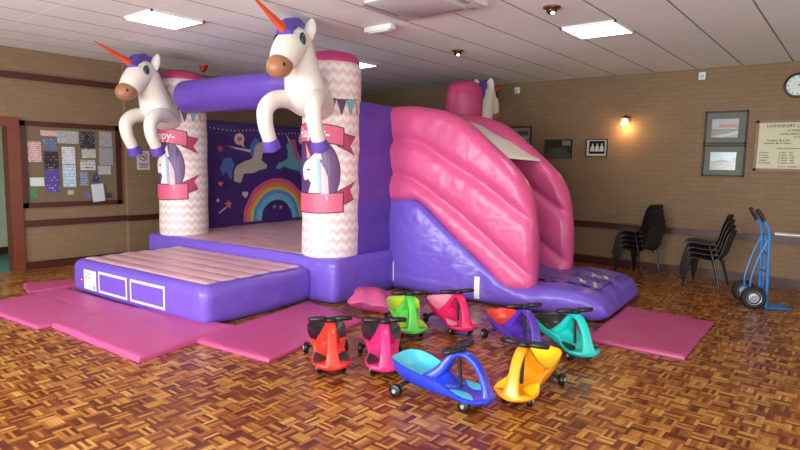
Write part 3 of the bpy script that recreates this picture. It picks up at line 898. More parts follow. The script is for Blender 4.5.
decal('painted_horn', [[(2.18, 2.03), (2.30, 2.19), (2.24, 2.01)]], cm('rose', (190, 80, 110)), wl, onm(.009))
body2 = [(2.50, 1.55), (2.55, 1.66), (2.66, 1.68), (2.78, 1.74), (2.80, 1.90), (2.76, 2.00), (2.84, 2.08), (2.95, 2.08), (3.04, 1.92), (3.16, 1.74), (3.30, 1.62), (3.38, 1.3), (3.22, 1.30), (3.1, 1.50), (2.9, 1.54), (2.7, 1.60), (2.60, 1.54)]
decal('painted_unicorn', [body2], cm('aqua', (96, 154, 160)), wl, onm(.006))
decal('painted_mane', [[(2.86, 2.10), (2.98, 2.12), (3.04, 1.96), (3.10, 1.74), (3.0, 1.72), (2.94, 1.92)]], cm('rose', (190, 80, 110)), wl, onm(.009))
decal('painted_horn', [[(2.80, 2.06), (2.74, 2.20), (2.87, 2.09)]], cm('gold', (190, 150, 80)), wl, onm(.009))
for cx, cz, r in ((1.64, 2.06, .10), (3.18, 2.12, .10)):
    decal('speech_bubble', [disc2(cx, cz, r * 1.1, r, 20), [(cx + .02, cz - .08), (cx + .12, cz - .15), (cx + .09, cz - .05)]], cm('cream2', (206, 184, 176)), wl, onm(.006))
    decal('painted_heart', [heart2(cx, cz, .055)], cm('rose', (190, 80, 110)), wl, onm(.010))
decal('painted_star', [star2(1.24, 1.88, .07)], cm('rose', (190, 80, 110)), wl, onm(.006))
decal('painted_star', [star2(1.39, .93, .09)], cm('coral', (200, 120, 110)), wl, onm(.006))
decal('wand_stick', [[(1.33, .89), (1.35, .87), (1.21, .78), (1.19, .80)]], cm('cream2', (206, 184, 176)), wl, onm(.006))
decal('painted_heart', [heart2(1.23, 1.29, .05)], cm('coral', (200, 120, 110)), wl, onm(.006))
decal('painted_heart', [heart2(1.76, 1.09, .07)], cm('cream2', (206, 184, 176)), wl, onm(.006))
decal('painted_dot', [disc2(1.17, 1.01, .03, .03, 12)], cm('cream2', (206, 184, 176)), wl, onm(.006))
decal('painted_dot', [disc2(2.46, .84, .035, .035, 12)], cm('aqua', (96, 154, 160)), wl, onm(.006))
decal('painted_dot', [disc2(2.62, .82, .035, .035, 12)], cm('gold', (190, 150, 80)), wl, onm(.006))
decal('painted_string', [disc2(.95 + .085 * k, 2.235 - .035 * sin(PI * (k % 12) / 12), .014, .014, 8) for k in range(30)], cm('cream2', (206, 184, 176)), wl, onm(.006), .2)
decal('comet_trail', [[(1.40, 1.93), (1.95, 1.88), (1.93, 1.83), (1.60, 1.88)]], cm('pale', (190, 180, 190)), wl, onm(.0055))

# --- cross beam between the pillars
f = MB(); n = 40; pts = []; rr = []
for k in range(n + 1):
    y = .35 + (2.98 - .35) * k / n
    e = 1 - max(0, (abs(2 * k / n - 1) - .88) / .12) ** 2
    pts.append((.06, y, 2.575)); rr.append(.23 * math.sqrt(max(.05, e)) * (1 - .015 * cos(k * .9)))
f.tube(pts, rr, 32); f.build('cross_beam', V_dpur, castle)

# --- slide: base wedge
TOP = [(-2.82, .10), (-2.74, .25), (-2.55, .31), (-2.2, .34), (-2.0, .31), (-1.8, .30), (-1.55, .36), (-1.3, .52), (-.9, .82), (-.4, 1.20), (-.2, 1.25), (.10, 1.25)]
f = MB(); secs = []
N = 60
for i in range(N + 1):
    y = -2.82 + 2.92 * i / N
    zt = interp(TOP, y)[0]
    tuck = .14 * max(0, 1 - (y + 2.82) / .16) ** 2
    hw = .835 - tuck; ring = []
    bul = .045 * abs(sin(PI * (y + 2.82) / 1.46)) ** .8
    zlo = .004 + tuck * .5
    rr_ = min(.10, (zt - zlo) * .45); H2 = (zt - zlo) / 2; zc = (zt + zlo) / 2; path = []
    for (cx, cz_, a0) in ((1, 1, 0), (-1, 1, 90), (-1, -1, 180), (1, -1, 270)):
        for k in range(7):
            a = math.radians(a0 + 15 * k); path.append((cx * (hw - rr_) + rr_ * cos(a), cz_ * (H2 - rr_) + rr_ * sin(a)))
        nx_ = {0: 12, 90: 8, 180: 12, 270: 8}[a0]
        q0 = path[-1]; q1 = {0: (-(hw - rr_), H2), 90: (-hw, -(H2 - rr_)), 180: (hw - rr_, -H2), 270: (hw, H2 - rr_)}[a0]
        for k in range(1, nx_): path.append((q0[0] + (q1[0] - q0[0]) * k / nx_, q0[1] + (q1[1] - q0[1]) * k / nx_))
    for px_, pz_ in path:
        v_ = max(0, 1 - (pz_ / H2) ** 2)
        x = 2.02 + px_ + math.copysign(bul * v_, px_) * (1 if abs(px_) > hw - rr_ else 0)
        zz = zc + pz_
        if pz_ > H2 * .9 and y < -1.2: zz += .010 * sin(x * 14)
        ring.append((x, y, zz))
    secs.append(ring)
f.lo(secs); sb = f.build('slide_base', V_pur, castle, angle=60)
bs = bvh_of(sb)
def on_side(off):
    def g(y, z):
        h = bs.ray_cast(Vector((0, y, z)), Vector((1, 0, 0)))
        x = h[0].x if h[0] is not None else 1.18
        return (x - off, y, z)
    return g
decal('velcro_patch', [[(.04, .38), (-.03, .38), (-.03, .12), (.04, .12)]], M_lab, sb, on_side(.005))
decal('velcro_patch', [[(-1.24, .34), (-1.31, .34), (-1.31, .06), (-1.24, .06)]], M_lab, sb, on_side(.005))
M_seam = plain('seam_stitch', (150, 124, 206), .5)
decal('stitched_seam', [[(-.05, z), (-1.16, z - .03), (-1.16, z - .036), (-.05, z - .006)] for z in (.20, .23)], M_seam, sb, on_side(.004))
# landing sheet with stitching over the toe
f = MB(); secs = []
for i in range(40):
    y = -2.62 + 1.75 * i / 39; row = []
    for j in range(24):
        x = 1.66 + .78 * j / 23
        h = bs.ray_cast(Vector((x, y, 3)), Vector((0, 0, -1)))
        zz = h[0].z if h[0] is not None else .3
        row.append((x + (.25 * (x - 2.05) if y < -1.95 else 0), y, zz + .012 + .012 * sin(x * 31 + 3 * sin(y * 9)) * sin(y * 17) + .006 * random.random()))
    secs.append(row)
f.lo(secs, closed=False, caps=False); f.build('landing_sheet', vinyl('sheet_vinyl', (96, 84, 158), .22, .02), sb, angle=80)
# --- slide side walls
BOT = [(.30, 1.14), (-.15, 1.18), (-.38, 1.17), (-.9, .76), (-1.35, .42), (-1.60, .20), (-1.74, .18)]
UPP = [(.30, 2.44), (-.12, 2.45), (-.40, 2.42), (-.72, 2.35), (-1.02, 2.20), (-1.34, 1.94), (-1.60, 1.72), (-1.78, 1.52), (-1.90, 1.24), (-1.95, .90), (-1.97, .55), (-1.96, .22)]
def resample(c, n):
    c = catmull([(a, b_, 0) for a, b_ in c], 8); L = [0]
    for a, b_ in zip(c, c[1:]): L.append(L[-1] + (b_ - a).length)
    out = []
    for k in range(n + 1):
        d = L[-1] * k / n; i = max(j for j in range(len(L)) if L[j] <= d + 1e-9); i = min(i, len(c) - 2)
        t_ = (d - L[i]) / max(1e-9, L[i + 1] - L[i]); out.append(c[i].lerp(c[i + 1], min(1, t_)))
    return out
GRV = [[(.22, 2.00), (-.32, 1.98), (-.82, 1.72), (-1.30, 1.46), (-1.66, 1.22), (-2.0, 1.00)],
       [(.22, 1.58), (-.26, 1.50), (-.70, 1.26), (-1.14, .98), (-1.66, .60), (-2.0, .38)]]
def seg_d(p, a, b_):
    ab = b_ - a; t_ = max(0, min(1, (p - a).dot(ab) / max(1e-9, ab.dot(ab)))); return (p - a - ab * t_).length
def slide_wall(xc, hw, name):
    N, K = 84, 88
    B, U = resample(BOT, N * 2), resample(UPP, N * 2)
    ip = [0, .002, .006, .012, .02, .03, .042] + [.055 + .89 * i / (N - 14) for i in range(N - 13)] + [.958, .97, .98, .988, .994, .998, 1]
    outl = [p.copy() for p in B[::4]] + [p.copy() for p in U[::-4]]
    if (outl[-1] - B[0]).length > .01: outl.append(U[0].copy())
    gr = [[Vector((q[0], q[1], 0)) for q in catmull([(g[0], g[1], 0) for g in G], 4)] for G in GRV]
    f = MB(); secs = []
    def at(C, s):
        q = s * (len(C) - 1); i = min(int(q), len(C) - 2); return C[i].lerp(C[i + 1], q - i)
    for s in ip:
        ring = []; b0, u0 = at(B, s), at(U, s)
        for k in range(K):
            a = 2 * PI * k / K; t_ = .5 - .5 * cos(a); sg = 1 if sin(a) >= 0 else -1
            p = b0.lerp(u0, t_)
            d = min(seg_d(p, outl[j], outl[(j + 1) % len(outl)]) for j in range(len(outl)))
            th = math.sqrt(max(0, 1 - (1 - min(1, d / .115)) ** 2))
            gd = min(min(seg_d(p, G[j], G[j + 1]) for j in range(len(G) - 1)) for G in gr)
            th *= 1 - .34 * math.exp(-(gd / .055) ** 1.3)
            ring.append((xc + sg * hw * th, p.x, p.y))
        secs.append(ring)
    f.lo(secs); return f.build(name, V_pink, castle, angle=180)
slide_wall(1.355, .185, 'slide_wall'); slide_wall(2.63, .19, 'slide_wall')
# cover sheet over the top of the slide
f = MB(); secs = []
for i in range(17):
    q = i / 16; y = -.05 + (-1.50 + .05) * q; z = 2.42 - .66 * q ** 1.35 + .01 * sin(q * 20)
    secs.append([(1.47, y, z + .03), (2.50, y, z + .01), (2.50, y - .012, z - .01), (1.47, y - .012, z + .01)])
f.lo(secs); f.build('slide_cover', V_cov, castle, angle=60)
f = MB(); vs, fs = rbox(.5, .16, .1, .08, 4, (4, 3, 3)); f.add([v + Vector((2.0, -.08, 2.33)) for v in vs], fs); f.build('slide_lintel', V_dpur, castle)

# --- unicorn figures (part > sub-parts), own frame: +x forward, z up from the floor
M_tan = plain('tan_vinyl', (158, 110, 76), .45, bump=.002)
M_org = plain('orange_vinyl', (226, 84, 44), .4, bump=.001)
M_eye = plain('eye_blue', (40, 96, 110), .2); M_eb = plain('eye_black', (14, 14, 18), .2)
V_mane = vinyl('mane_vinyl', (96, 70, 168), .4, .006)
def unicorn(x, y, rz, spl=.22, dz=0, hx_=0):
    root_pts = catmull([(.20, 0, 2.36), (.44, 0, 2.38), (.62, 0, 2.46), (.71, 0, 2.64), (.78, 0, 2.82), (.86, 0, 2.95), (.98, 0, 2.90), (1.10, 0, 2.78), (1.19, 0, 2.68)], 5)
    tab = [(0, .16), (.16, .22), (.30, .225), (.42, .19), (.54, .172), (.68, .165), (.78, .168), (.9, .148), (1, .12)]
    f = MB(); n = len(root_pts)
    f.tube(root_pts, [interp(tab, i / (n - 1))[0] for i in range(n)], 28, up=(0, 1, 0))
    f.ell((.90, 0, 2.96), (.185, .165, .165), 24, 14)
    u = f.build('unicorn_figure', V_whi, castle, loc=(x, y, dz)); u.rotation_euler = (0, 0, rz)
    f = MB(); f.ell((1.20, 0, 2.665), (.165, .132, .125), 24, 14, rot=Matrix.Rotation(math.radians(25), 3, 'Y')); f.build('muzzle', M_tan, u)
    for s in (1, -1):
        f = MB(); f.ell((1.285, s * .098, 2.66), (.022, .016, .024), 12, 8); f.build('nostril', M_eb, u)
        f = MB(); f.ell((.99, s * .150, 2.96), (.055, .024, .074), 16, 10, 1); f.ell((1.00, s * .166, 2.96), (.040, .014, .055), 14, 8, 0); f.ell((1.01, s * .176, 2.965), (.018, .01, .028), 10, 8, 1)
        f.build('eye', [M_eye, M_eb], u)
        f = MB(); f.tube([(.81, s * .09, 3.01), (.78, s * .12, 3.11), (.765, s * .135, 3.18), (.76, s * .14, 3.222)], [(.085, .05), (.08, .045), (.055, .032), (.02, .012)], 14, up=(1, 0, 0)); f.build('ear', V_whi, u)
        leg = catmull([(.48, s * .12, 2.32), (.68, s * .18, 2.38), (.88, s * (.10 + spl / 2), 2.36), (1.01, s * (.06 + .75 * spl), 2.25), (1.00, s * (.02 + .92 * spl), 2.09), (.90, s * spl, 1.91)], 5)
        nn = len(leg)
        f = MB(); f.tube(leg, [.11 - .034 * i / (nn - 1) for i in range(nn)], 20, up=(0, 1, 0)); f.build('foreleg', V_whi, u)
        f = MB(); f.tube([(.912, s * spl, 1.93), (.885, s * spl, 1.875), (.86, s * spl, 1.83), (.85, s * spl, 1.815)], [.082, .094, .096, .06], 20); f.build('hoof', V_mane, u)
    f = MB(); k = 18
    f.tube([Vector((1.06, 0, 3.03)).lerp(Vector((1.70, 0, 3.225)), i / k) for i in range(k + 1)], [(.052 - .046 * i / k) * (1 + .07 * abs(sin(i * 1.4))) for i in range(k + 1)], 14); f.build('horn', M_org, u)
    f = MB(); mp_ = catmull([(1.11, 0, 2.98), (1.05, 0, 3.08), (.91, 0, 3.135), (.76, 0, 3.11), (.67, 0, 2.98), (.60, 0, 2.78), (.53, 0, 2.60)], 4); nn = len(mp_)
    f.tube(mp_, [(.085 if 0 < i < nn - 1 else .03) * (1 + .10 * sin(i * 1.6)) for i in range(nn)], 16, sy=.9, up=(0, 1, 0)); f.build('mane', V_mane, u)
    return u
unicorn(.33, .37, PI + math.radians(16), .30, .0); unicorn(.48, 3.45, PI + math.radians(15), .21, -.07)
unicorn(3.30, .17, math.radians(2), .2, -.05)

# ------------------------------------------------------------------ mats
V_mat = vinyl('mat_vinyl', (186, 78, 132), .42, .006)
V_mat2 = vinyl('mat_vinyl_deep', (180, 70, 120), .42, .006)
def mat_thing(pts, label, z=0.002, th=.035, mt=None, fold=None):
    """quad mat with soft edges, pts are the corners in order"""
    c = sum((Vector((p[0], p[1], 0)) for p in pts), Vector()) / 4
    Q = [Vector((p[0], p[1], 0)) - c for p in pts]
    N = 26; f = MB()
    def P_(u, v): return (Q[0] * (1 - u) * (1 - v) + Q[1] * u * (1 - v) + Q[2] * u * v + Q[3] * (1 - u) * v)
    ss = [0, .006, .02] + [.02 + .96 * i / N for i in range(1, N)] + [.98, .994, 1]
    top = []; ln = len(ss)
    for u in ss:
        row = []
        for v in ss:
            e = min(u, 1 - u, v, 1 - v)
            k = min(1, e / .02); p = P_(u, v)
            h = th * (.45 + .55 * math.sqrt(1 - (1 - k) ** 2)) + .003 * sin(u * 11 + v * 3) * sin(v * 8)
            if fold:
                d = u - fold - .05 * sin(v * 3); h -= .012 * math.exp(-(d / .02) ** 2)
            row.append(p + Vector((0, 0, h)))
        top.append(row)
    f.lo(top, closed=False, caps=False)
    border = [(0, j) for j in range(ln)] + [(i, ln - 1) for i in range(1, ln)] + [(ln - 1, j) for j in range(ln - 2, -1, -1)] + [(i, 0) for i in range(ln - 2, 0, -1)]
    ring_t = [top[i][j] for i, j in border]
    ring_b = [Vector((p.x, p.y, 0)) for p in ring_t]
    f.lo([ring_t, ring_b], closed=True, caps=False)
    f.add(ring_b, [tuple(range(len(ring_b)))])
    o = f.build('crash_mat', mt or V_mat, None, loc=(c.x, c.y, z), angle=60)
    return tag(o, label, 'mat', 'pink crash mats on the floor')
mat_thing([(2.66, 8.50), (3.72, 8.12), (3.55, 7.88), (2.52, 7.93)], 'pink mat furthest back, left of the step by the noticeboard wall', mt=V_mat2)
mat_thing([(1.90, 7.60), (2.93, 7.86), (3.05, 6.19), (2.04, 6.20)], 'pink mat along the step front, second from the door', fold=.6)
mat_thing([(2.16, 6.17), (3.05, 6.17), (3.34, 4.80), (2.24, 4.57)], 'pink mat at the near left corner of the step', th=.05)
mat_thing([(2.84, 4.74), (4.58, 5.08), (4.40, 4.02), (2.96, 3.78)], 'pink mat on the floor right of the step behind the red ride-on', mt=V_mat2)
mat_thing([(5.47, 1.12), (6.98, 1.17), (7.05, 2.12), (5.42, 2.00)], 'pink mat at the foot of the slide', mt=V_mat2)
# crumpled pink bag against the castle corner
t = empty('pink_cushion', 'crumpled pink vinyl cushion lying against the castle corner', 'cushion', (4.86, 4.30, .0), math.radians(-62))
def fn_c(p, n): return .008 * sin(p.x * 19 + 2) * sin(p.y * 15)
vs, fs = rbox(.27, .21, .13, .10, 6, (14, 14, 2), fn_c)
def warp(v):
    e = abs(v.x / .27) * abs(v.y / .21); k = max(abs(v.x) / .27, abs(v.y) / .21)
    return Vector((v.x * (.92 + .16 * e * e), v.y * (.92 + .16 * e * e), v.z * (1.0 - .8 * k ** 2.5) + .13 - .10 * v.x + .12 * v.y * abs(v.x) / .27 + .014 * sin(v.x * 26 + v.y * 12) * k))
f = MB(); f.add([warp(v) for v in vs], fs); f.build('cushion_body', V_mat2, t, angle=60)

# ------------------------------------------------------------------ swing cars
CAR = [  # x, rim half width, bottom half width, rim z, bottom z, dip
 (-.405, .045, .02, .262, .19, .0), (-.395, .090, .045, .268, .166, .006), (-.37, .130, .068, .274, .144, .02), (-.33, .158, .090, .274, .124, .05), (-.28, .172, .102, .268, .108, .075),
 (-.20, .176, .108, .250, .090, .082), (-.12, .166, .106, .226, .078, .066), (-.05, .148, .102, .202, .070, .030), (.03, .128, .100, .174, .064, .006),
 (.10, .126, .104, .150, .068, .006), (.17, .146, .122, .136, .068, .012), (.24, .160, .136, .128, .068, .016), (.30, .154, .130, .124, .068, .014),
 (.345, .130, .108, .124, .069, .006), (.375, .096, .078, .122, .072, 0), (.392, .050, .040, .112, .080, 0)]
HUMP = [(-.10, 0), (-.05, .035), (0, .07), (.04, .06), (.08, .02), (.12, .0)]
def car_z(x, y):
    w_, wb_, zt, zb, dip = interp(CAR, x)
    q = min(1, abs(y) / w_)
    return zt - dip * (1 - q ** 2.6) - .010 * q ** 10 + interp(HUMP, x)[0] * math.exp(-(y / .055) ** 2)
def make_car(body_c, seat_c, pad_c, label, name, pal):
    t = empty('swing_car', label, 'ride-on toy', (0, 0, 0), 0, 'plastic swing cars on the parquet')
    MBd = plain(name + '_body', body_c, .28, coat=.25, var=.03); MS = plain(name + '_seat', seat_c, .32, coat=.15, var=.03); MP = plain(name + '_pad', pad_c, .4, var=.03)
    f = MB(); secs = []
    xs = [-.405, -.40, -.392, -.38] + [-.365 + .0195 * i for i in range(37)] + [.352, .364, .376, .385, .392]
    for x in sorted(set(round(v, 4) for v in xs)):
        w_, wb_, zt, zb, dip = interp(CAR, x); ring = []
        for k in range(21):
            y = -w_ + 2 * w_ * k / 20; ring.append((x, y, car_z(x, y)))
        for k in range(1, 5): q = k / 5; ring.append((x, w_ + (wb_ - w_) * q ** 1.4 + .006 * sin(PI * q), zt - .010 + (zb + .012 - zt + .010) * q))
        for k in range(9):
            y = wb_ - 2 * wb_ * k / 8; ring.append((x, y * .94, zb + .010 * (abs(y) / wb_) ** 4))
        for k in range(4, 0, -1): q = k / 5; ring.append((x, -(w_ + (wb_ - w_) * q ** 1.4 + .006 * sin(PI * q)), zt - .010 + (zb + .012 - zt + .010) * q))
        secs.append(ring)
    f.lo(secs)
    arch = catmull([(-.10, 0, .150), (-.04, 0, .195), (.010, 0, .250), (.05, 0, .308), (.09, 0, .355), (.14, 0, .378), (.20, 0, .366), (.26, 0, .322), (.31, 0, .250), (.345, 0, .165), (.362, 0, .105)], 4)
    na = len(arch); wtab = [(0, .11, .050), (.12, .095, .045), (.25, .066, .036), (.36, .048, .027), (.5, .042, .022), (.62, .038, .020), (.8, .038, .020), (.92, .052, .024), (1, .07, .028)]
    secs = []
    for i, p in enumerate(arch):
        d = (arch[min(i + 1, na - 1)] - arch[max(i - 1, 0)]).normalized(); up = Vector((0, 1, 0)).cross(d) * -1
        a, b_ = interp(wtab, i / (na - 1)); ring = []
        for k in range(20):
            an = 2 * PI * k / 20; c, s_ = cos(an), sin(an)
            ring.append(p + Vector((0, 1, 0)) * a * math.copysign(abs(c) ** .6, c) + up * b_ * math.copysign(abs(s_) ** .6, s_))
        secs.append(ring)
    f.lo(secs)
    f.build('body', MBd, t, angle=50)
    # seat liner
    f = MB(); secs = []; lo_ = []
    X0, X1 = -.398, -.075; N = 26
    for i in range(N + 1):
        x = X0 + (X1 - X0) * i / N; w_ = interp(CAR, x)[0] * .965; row = []
        for k in range(23):
            q = -1 + 2 * k / 22; fx = x - .05 * (1 - q * q) * max(0, (x + .25) / .175)   # concave front edge
            wy = interp(CAR, fx)[0] * .965
            row.append((fx, q * wy, car_z(fx, q * wy) + .004))
        secs.append(row)
    f.lo(secs, closed=False, caps=False); f.build('seat', MS, t, angle=80)
    for s in (1, -1):
        f = MB(); secs = []
        for i in range(13):
            q = i / 12; x = .125 + .19 * q
            w_ = interp(CAR, x)[0]
            yo = w_ * .93; yi = w_ * (.93 - .66 * sin(PI * min(1, q * 1.02)) ** .7) if 0 < q < 1 else w_ * .88
            row = []
            for k in range(7):
                y = yi + (yo - yi) * k / 6; row.append((x, s * y, car_z(x, y) + .0045))
            secs.append(row)
        f.lo(secs, closed=False, caps=False); f.build('foot_pad', MP, t, angle=80)
    f = MB(); f.cyl((.150, 0, .10), (.125, 0, .375), .013, 14); f.build('steering_column', M_black, t)
    # steering wheel: hub and two looped grips
    f = MB(); TL = Matrix.Rotation(math.radians(-12), 3, 'Y'); C0 = Vector((.118, 0, .408))
    f.ell(C0, (.058, .058, .028), 24, 10, rot=TL)
    f.lathe([(.0, -.05), (.028, -.05), (.032, -.02), (.05, 0), (0, .0)], 20, c=C0, M=TL)
    for s in (1, -1):
        loop = [TL @ Vector((.045 * sin(a) * (1 + .25 * cos(a)), s * (.104 + .062 * -cos(a)), .012 + .0 * cos(a))) + C0 for a in [2 * PI * k / 28 for k in range(28)]]
        f.tube(loop, .020, 12, closed=True, up=(0, 0, 1))
        inner = [TL @ Vector((.040 * sin(a) * (1 + .25 * cos(a)), s * (.104 + .056 * -cos(a)), .006)) + C0 for a in [2 * PI * k / 28 for k in range(28)]]
        f.lo([inner, [v + Vector((0, 0, .014)) for v in inner]])
    sw = f.build('steering_wheel', M_black, t, angle=50)
    f = MB(); f.ell(C0 + Vector((0, 0, .018)), (.014, .014, .008), 14, 8); f.build('wheel_badge', plain('badge_red', (190, 60, 50), .4), sw)
    # rear axle and front truck, wheels
    f = MB(); f.tube(catmull([(-.29, -.165, .048), (-.275, -.13, .085), (-.25, -.07, .10), (-.25, .07, .10), (-.275, .13, .085), (-.29, .165, .048)], 4), .016, 10); f.build('rear_axle', M_black, t)
    f = MB(); f.box((.225, 0, .058), (.07, .10, .034), bev=.008); f.cyl((.225, -.08, .045), (.225, .08, .045), .010, 10); f.build('front_truck', M_black, t)
    MW = plain('wheel_rubber', (18, 18, 20), .35); MH = plain('wheel_hub', (150, 152, 156), .35)
    for x, y, r, w_ in ((-.295, .178, .050, .040), (-.295, -.178, .050, .040), (.225, .098, .045, .038), (.225, -.098, .045, .038)):
        o_ = MB(); sg = 1 if y > 0 else -1
        Rx = Matrix.Rotation(PI / 2, 3, 'X')
        o_.lathe([(.3 * r, -w_ / 2), (.8 * r, -w_ / 2), (.96 * r, -w_ * .36), (r, -w_ * .1), (r, w_ * .1), (.96 * r, w_ * .36), (.8 * r, w_ / 2), (.3 * r, w_ / 2)], 24, M=Rx)
        wo = o_.build('wheel', MW, t, loc=(x, y, r + .001))
        h = MB(); h.lathe([(.0, 0), (.36 * r, 0), (.30 * r, .006), (0, .008)], 16, M=Matrix.Rotation(-sg * PI / 2, 3, 'X'), c=(0, sg * w_ * .5, 0)); h.build('hub_cap', MH, wo)
    return t
BLK = (28, 28, 30)
cars = [
 ((232, 52, 34), BLK, BLK, 'red swing car with black seat at the left of the group', 'red', 3.3, 3.41, 231),
 ((222, 40, 112), BLK, BLK, 'magenta swing car with black seat beside the red one', 'magenta', 3.58, 3.05, 225),
 ((88, 196, 68), (178, 214, 30), (178, 214, 30), 'green swing car with lime seat in the back row by the cushion', 'green', 4.5, 3.52, 229),
 ((222, 30, 96), (244, 156, 180), (244, 156, 180), 'hot pink swing car with pale pink seat behind the blue one', 'pink', 4.88, 3.22, 238),
 ((36, 64, 206), (72, 196, 220), (72, 196, 220), 'blue swing car with light blue seat at the front left', 'blue', 3.32, 2.25, 274),
 ((248, 158, 14), (250, 216, 16), (250, 216, 16), 'yellow and orange swing car at the front right', 'yellow', 3.84, 1.84, 188),
 ((84, 44, 160), (226, 56, 40), (84, 44, 160), 'purple swing car with red seat half hidden behind the yellow one', 'purple', 4.8, 2.44, 238),
 ((28, 196, 184), BLK, BLK, 'turquoise swing car with black seat at the foot of the slide', 'turquoise', 4.97, 2.02, 234),
]
for bc, s_c, p_c, lb, nm, x, y, deg in cars:
    t = make_car(bc, s_c, p_c, lb, nm, None)
    t.location = (x, y, 0.0); t.rotation_euler = (0, 0, math.radians(deg))

# ------------------------------------------------------------------ stacked chairs
M_shell = plain('charcoal_shell', (34, 32, 34), .45, var=.1)
M_leg = plain('black_metal', (28, 26, 28), .35, .3)
prof = catmull([(.235, 0, .415), (.20, 0, .440), (.10, 0, .437), (-.05, 0, .425), (-.14, 0, .432), (-.19, 0, .48), (-.215, 0, .56), (-.245, 0, .68), (-.275, 0, .78), (-.295, 0, .835)], 4)
def make_chair():
    t = empty('stacking_chair', '', 'chair')
    f = MB(); n = len(prof); secs = []
    for i, p in enumerate(prof):
        q = i / (n - 1)
        hw = .215 * (1 - .18 * max(0, (q - .8) / .2) ** 2 - .10 * max(0, (.08 - q) / .08) ** 2) * (1 - .06 * (1 - abs(q - .45) / .55))
        d = (prof[min(i + 1, n - 1)] - prof[max(i - 1, 0)]).normalized(); nr = Vector((-d.z, 0, d.x)) * -1
        dish = .03 if q < .45 else .022
        top = []; bot = []
        for k in range(13):
            y = -1 + 2 * k / 12; off = dish * (y ** 2) ** 1.3
            c = p - nr * off * (1 if True else 0)
            top.append(Vector((c.x, y * hw, c.z))); bot.append(Vector((c.x, y * hw, c.z)) + nr * .008)
        secs.append(top + bot[::-1])
    f.lo(secs); f.build('seat_shell', M_shell, t, angle=50)
    for sy in (1, -1):
        f = MB(); f.tube(catmull([(.14, sy * .12, .425), (.16, sy * .19, .40), (.19, sy * .215, .30), (.25, sy * .24, .0)], 4), .014, 8); f.build('leg', M_leg, t)
        f = MB(); f.tube(catmull([(-.08, sy * .12, .412), (-.11, sy * .19, .39), (-.15, sy * .215, .30), (-.24, sy * .24, .0)], 4), .014, 8); f.build('leg', M_leg, t)
    return t
proto = None
names = ['bottom', 'second', 'third', 'fourth', 'fifth']
for (cx, cy, deg, n, lab) in ((9.42, 2.70, 72, 5, 'left stack against the right wall'), (9.30, 1.70, 86, 4, 'right stack next to the trolley')):
    for k in range(n):
        if proto is None: t = proto = make_chair()
        else: t = copy_tree(proto)
        a = math.radians(deg)
        t.location = (cx + cos(a) * .018 * k, cy + sin(a) * .018 * k, .075 * k + .001); t.rotation_euler = (0, 0, a)
        pos = 'topmost' if k == n - 1 else names[k]
        t['label'] = '%s black plastic chair of the %s' % (pos, lab); t['group'] = 'stacked black chairs'

# ------------------------------------------------------------------ sack truck
M_blue = plain('blue_paint', (30, 120, 190), .35, var=.04)
t = empty('sack_truck', 'bright blue two wheeled sack truck standing by the right wall', 'trolley', (8.36, .90, 0), math.radians(22))
# local: x = width, -y = toe side
for s in (-1, 1):
    x = s * .15
    f = MB(); f.tube(catmull([(x, -.02, .02), (x, -.015, .3), (x, .0, .7), (x, .01, .92), (x, .04, 1.02), (x, .10, 1.12)], 5), .017, 12); f.build('upright', M_blue, t)
    f = MB(); f.tube([(x, .075, 1.08), (x, .10, 1.125), (x, .155, 1.215), (x, .16, 1.225)], [.022, .024, .024, .014], 14); f.build('grip', M_black, t)
    f = MB(); f.tube(catmull([(x, .005, .88), (x * .9, .10, .62), (x * .85, .16, .35), (x * .85, .15, .15)], 5), .011, 8); f.build('rear_strut', M_blue, t)
for z in (.22, .45, .68, .90):
    f = MB(); f.cyl((-.15, -.01, z), (.15, -.01, z), .011, 10); f.build('cross_bar', M_blue, t)
f = MB(); f.cyl((0, -.01, .22), (0, 0, .9), .009, 8); f.build('centre_bar', M_blue, t)
f = MB(); f.box((0, -.15, .014), (.36, .28, .010), bev=.004); f.box((0, -.02, .05), (.36, .010, .08), bev=.004); f.build('toe_plate', M_blue, t)
f = MB(); f.cyl((-.24, .14, .14), (.24, .14, .14), .011, 12); f.box((-.15, .06, .14), (.012, .16, .03)); f.box((.15, .06, .14), (.012, .16, .03)); f.build('axle', plain('dull_steel', (120, 122, 126), .35, .8), t)
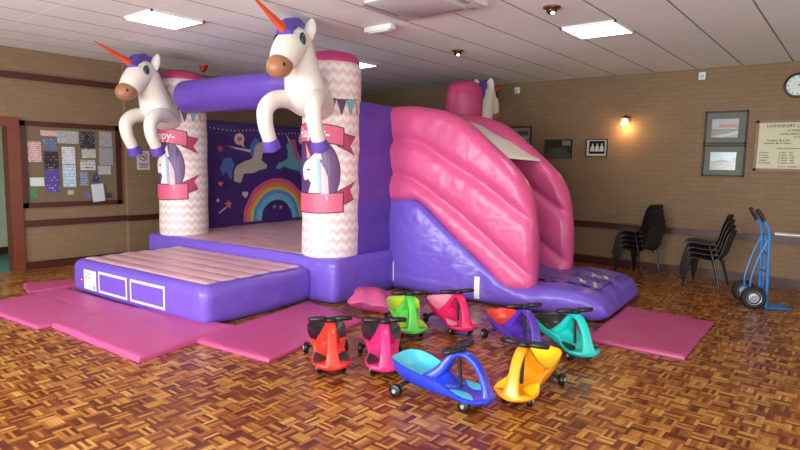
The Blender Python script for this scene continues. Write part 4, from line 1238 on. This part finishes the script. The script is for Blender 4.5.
for s in (-1, 1):
    Ry = Matrix.Rotation(PI / 2, 3, 'Y'); f = MB(); r = .14
    f.lathe([(.062, -.028), (.085, -.036), (.12, -.034), (.137, -.018), (.14, 0), (.137, .018), (.12, .034), (.085, .036), (.062, .028), (.062, -.028)], 40, M=Ry, caps=False)
    wo = f.build('wheel', plain('tyre_rubber', (24, 24, 24), .6), t, loc=(s * .215, .14, .141))
    f = MB(); f.lathe([(.0, -.030), (.022, -.032), (.028, -.018), (.055, -.014), (.072, -.03), (.084, -.038), (.084, .038), (.072, .03), (.055, .014), (.028, .018), (.022, .032), (0, .030)], 30, M=Ry); f.build('wheel_rim', plain('rim_metal', (176, 182, 188), .3, .5), wo)
    f = MB(); f.tube([(s * .215 + .048 * sin(a) * 0, .14 + .16 * cos(a), .141 + .16 * sin(a)) for a in [math.radians(20 + 10 * k) for k in range(12)]], [(.04, .004)] * 12, 8, up=(1, 0, 0)) if False else None

# ------------------------------------------------------------------ world, camera
W = bpy.data.worlds.new('World'); sc.world = W; W.use_nodes = True
bg = W.node_tree.nodes['Background']; bg.inputs[0].default_value = (.75, .85, 1, 1); bg.inputs[1].default_value = 1.0
F, H = 573.0, 1.70
Pt = math.atan(62 / F); A = math.radians(38.9); Rl = math.radians(1.12)
fw_ = Vector((cos(A) * cos(Pt), sin(A) * cos(Pt), -sin(Pt)))
rt = Vector((sin(A), -cos(A), 0)); up = rt.cross(fw_)
ix = rt * cos(Rl) + up * sin(Rl); iy = -rt * sin(Rl) + up * cos(Rl)
cam = bpy.data.cameras.new('camera'); cam.sensor_width = 36; cam.lens = F / 800 * 36; cam.clip_end = 100
co = bpy.data.objects.new('camera', cam); COL.objects.link(co)
M4 = Matrix((ix, iy, -fw_)).transposed().to_4x4(); M4.translation = Vector((0, 0, H))
co.matrix_world = M4
sc.camera = co
sc.view_settings.view_transform = 'Standard'; sc.view_settings.look = 'None'
sc.view_settings.gamma = 1; sc.view_settings.use_curve_mapping = False
sc.view_settings.exposure = 0.0
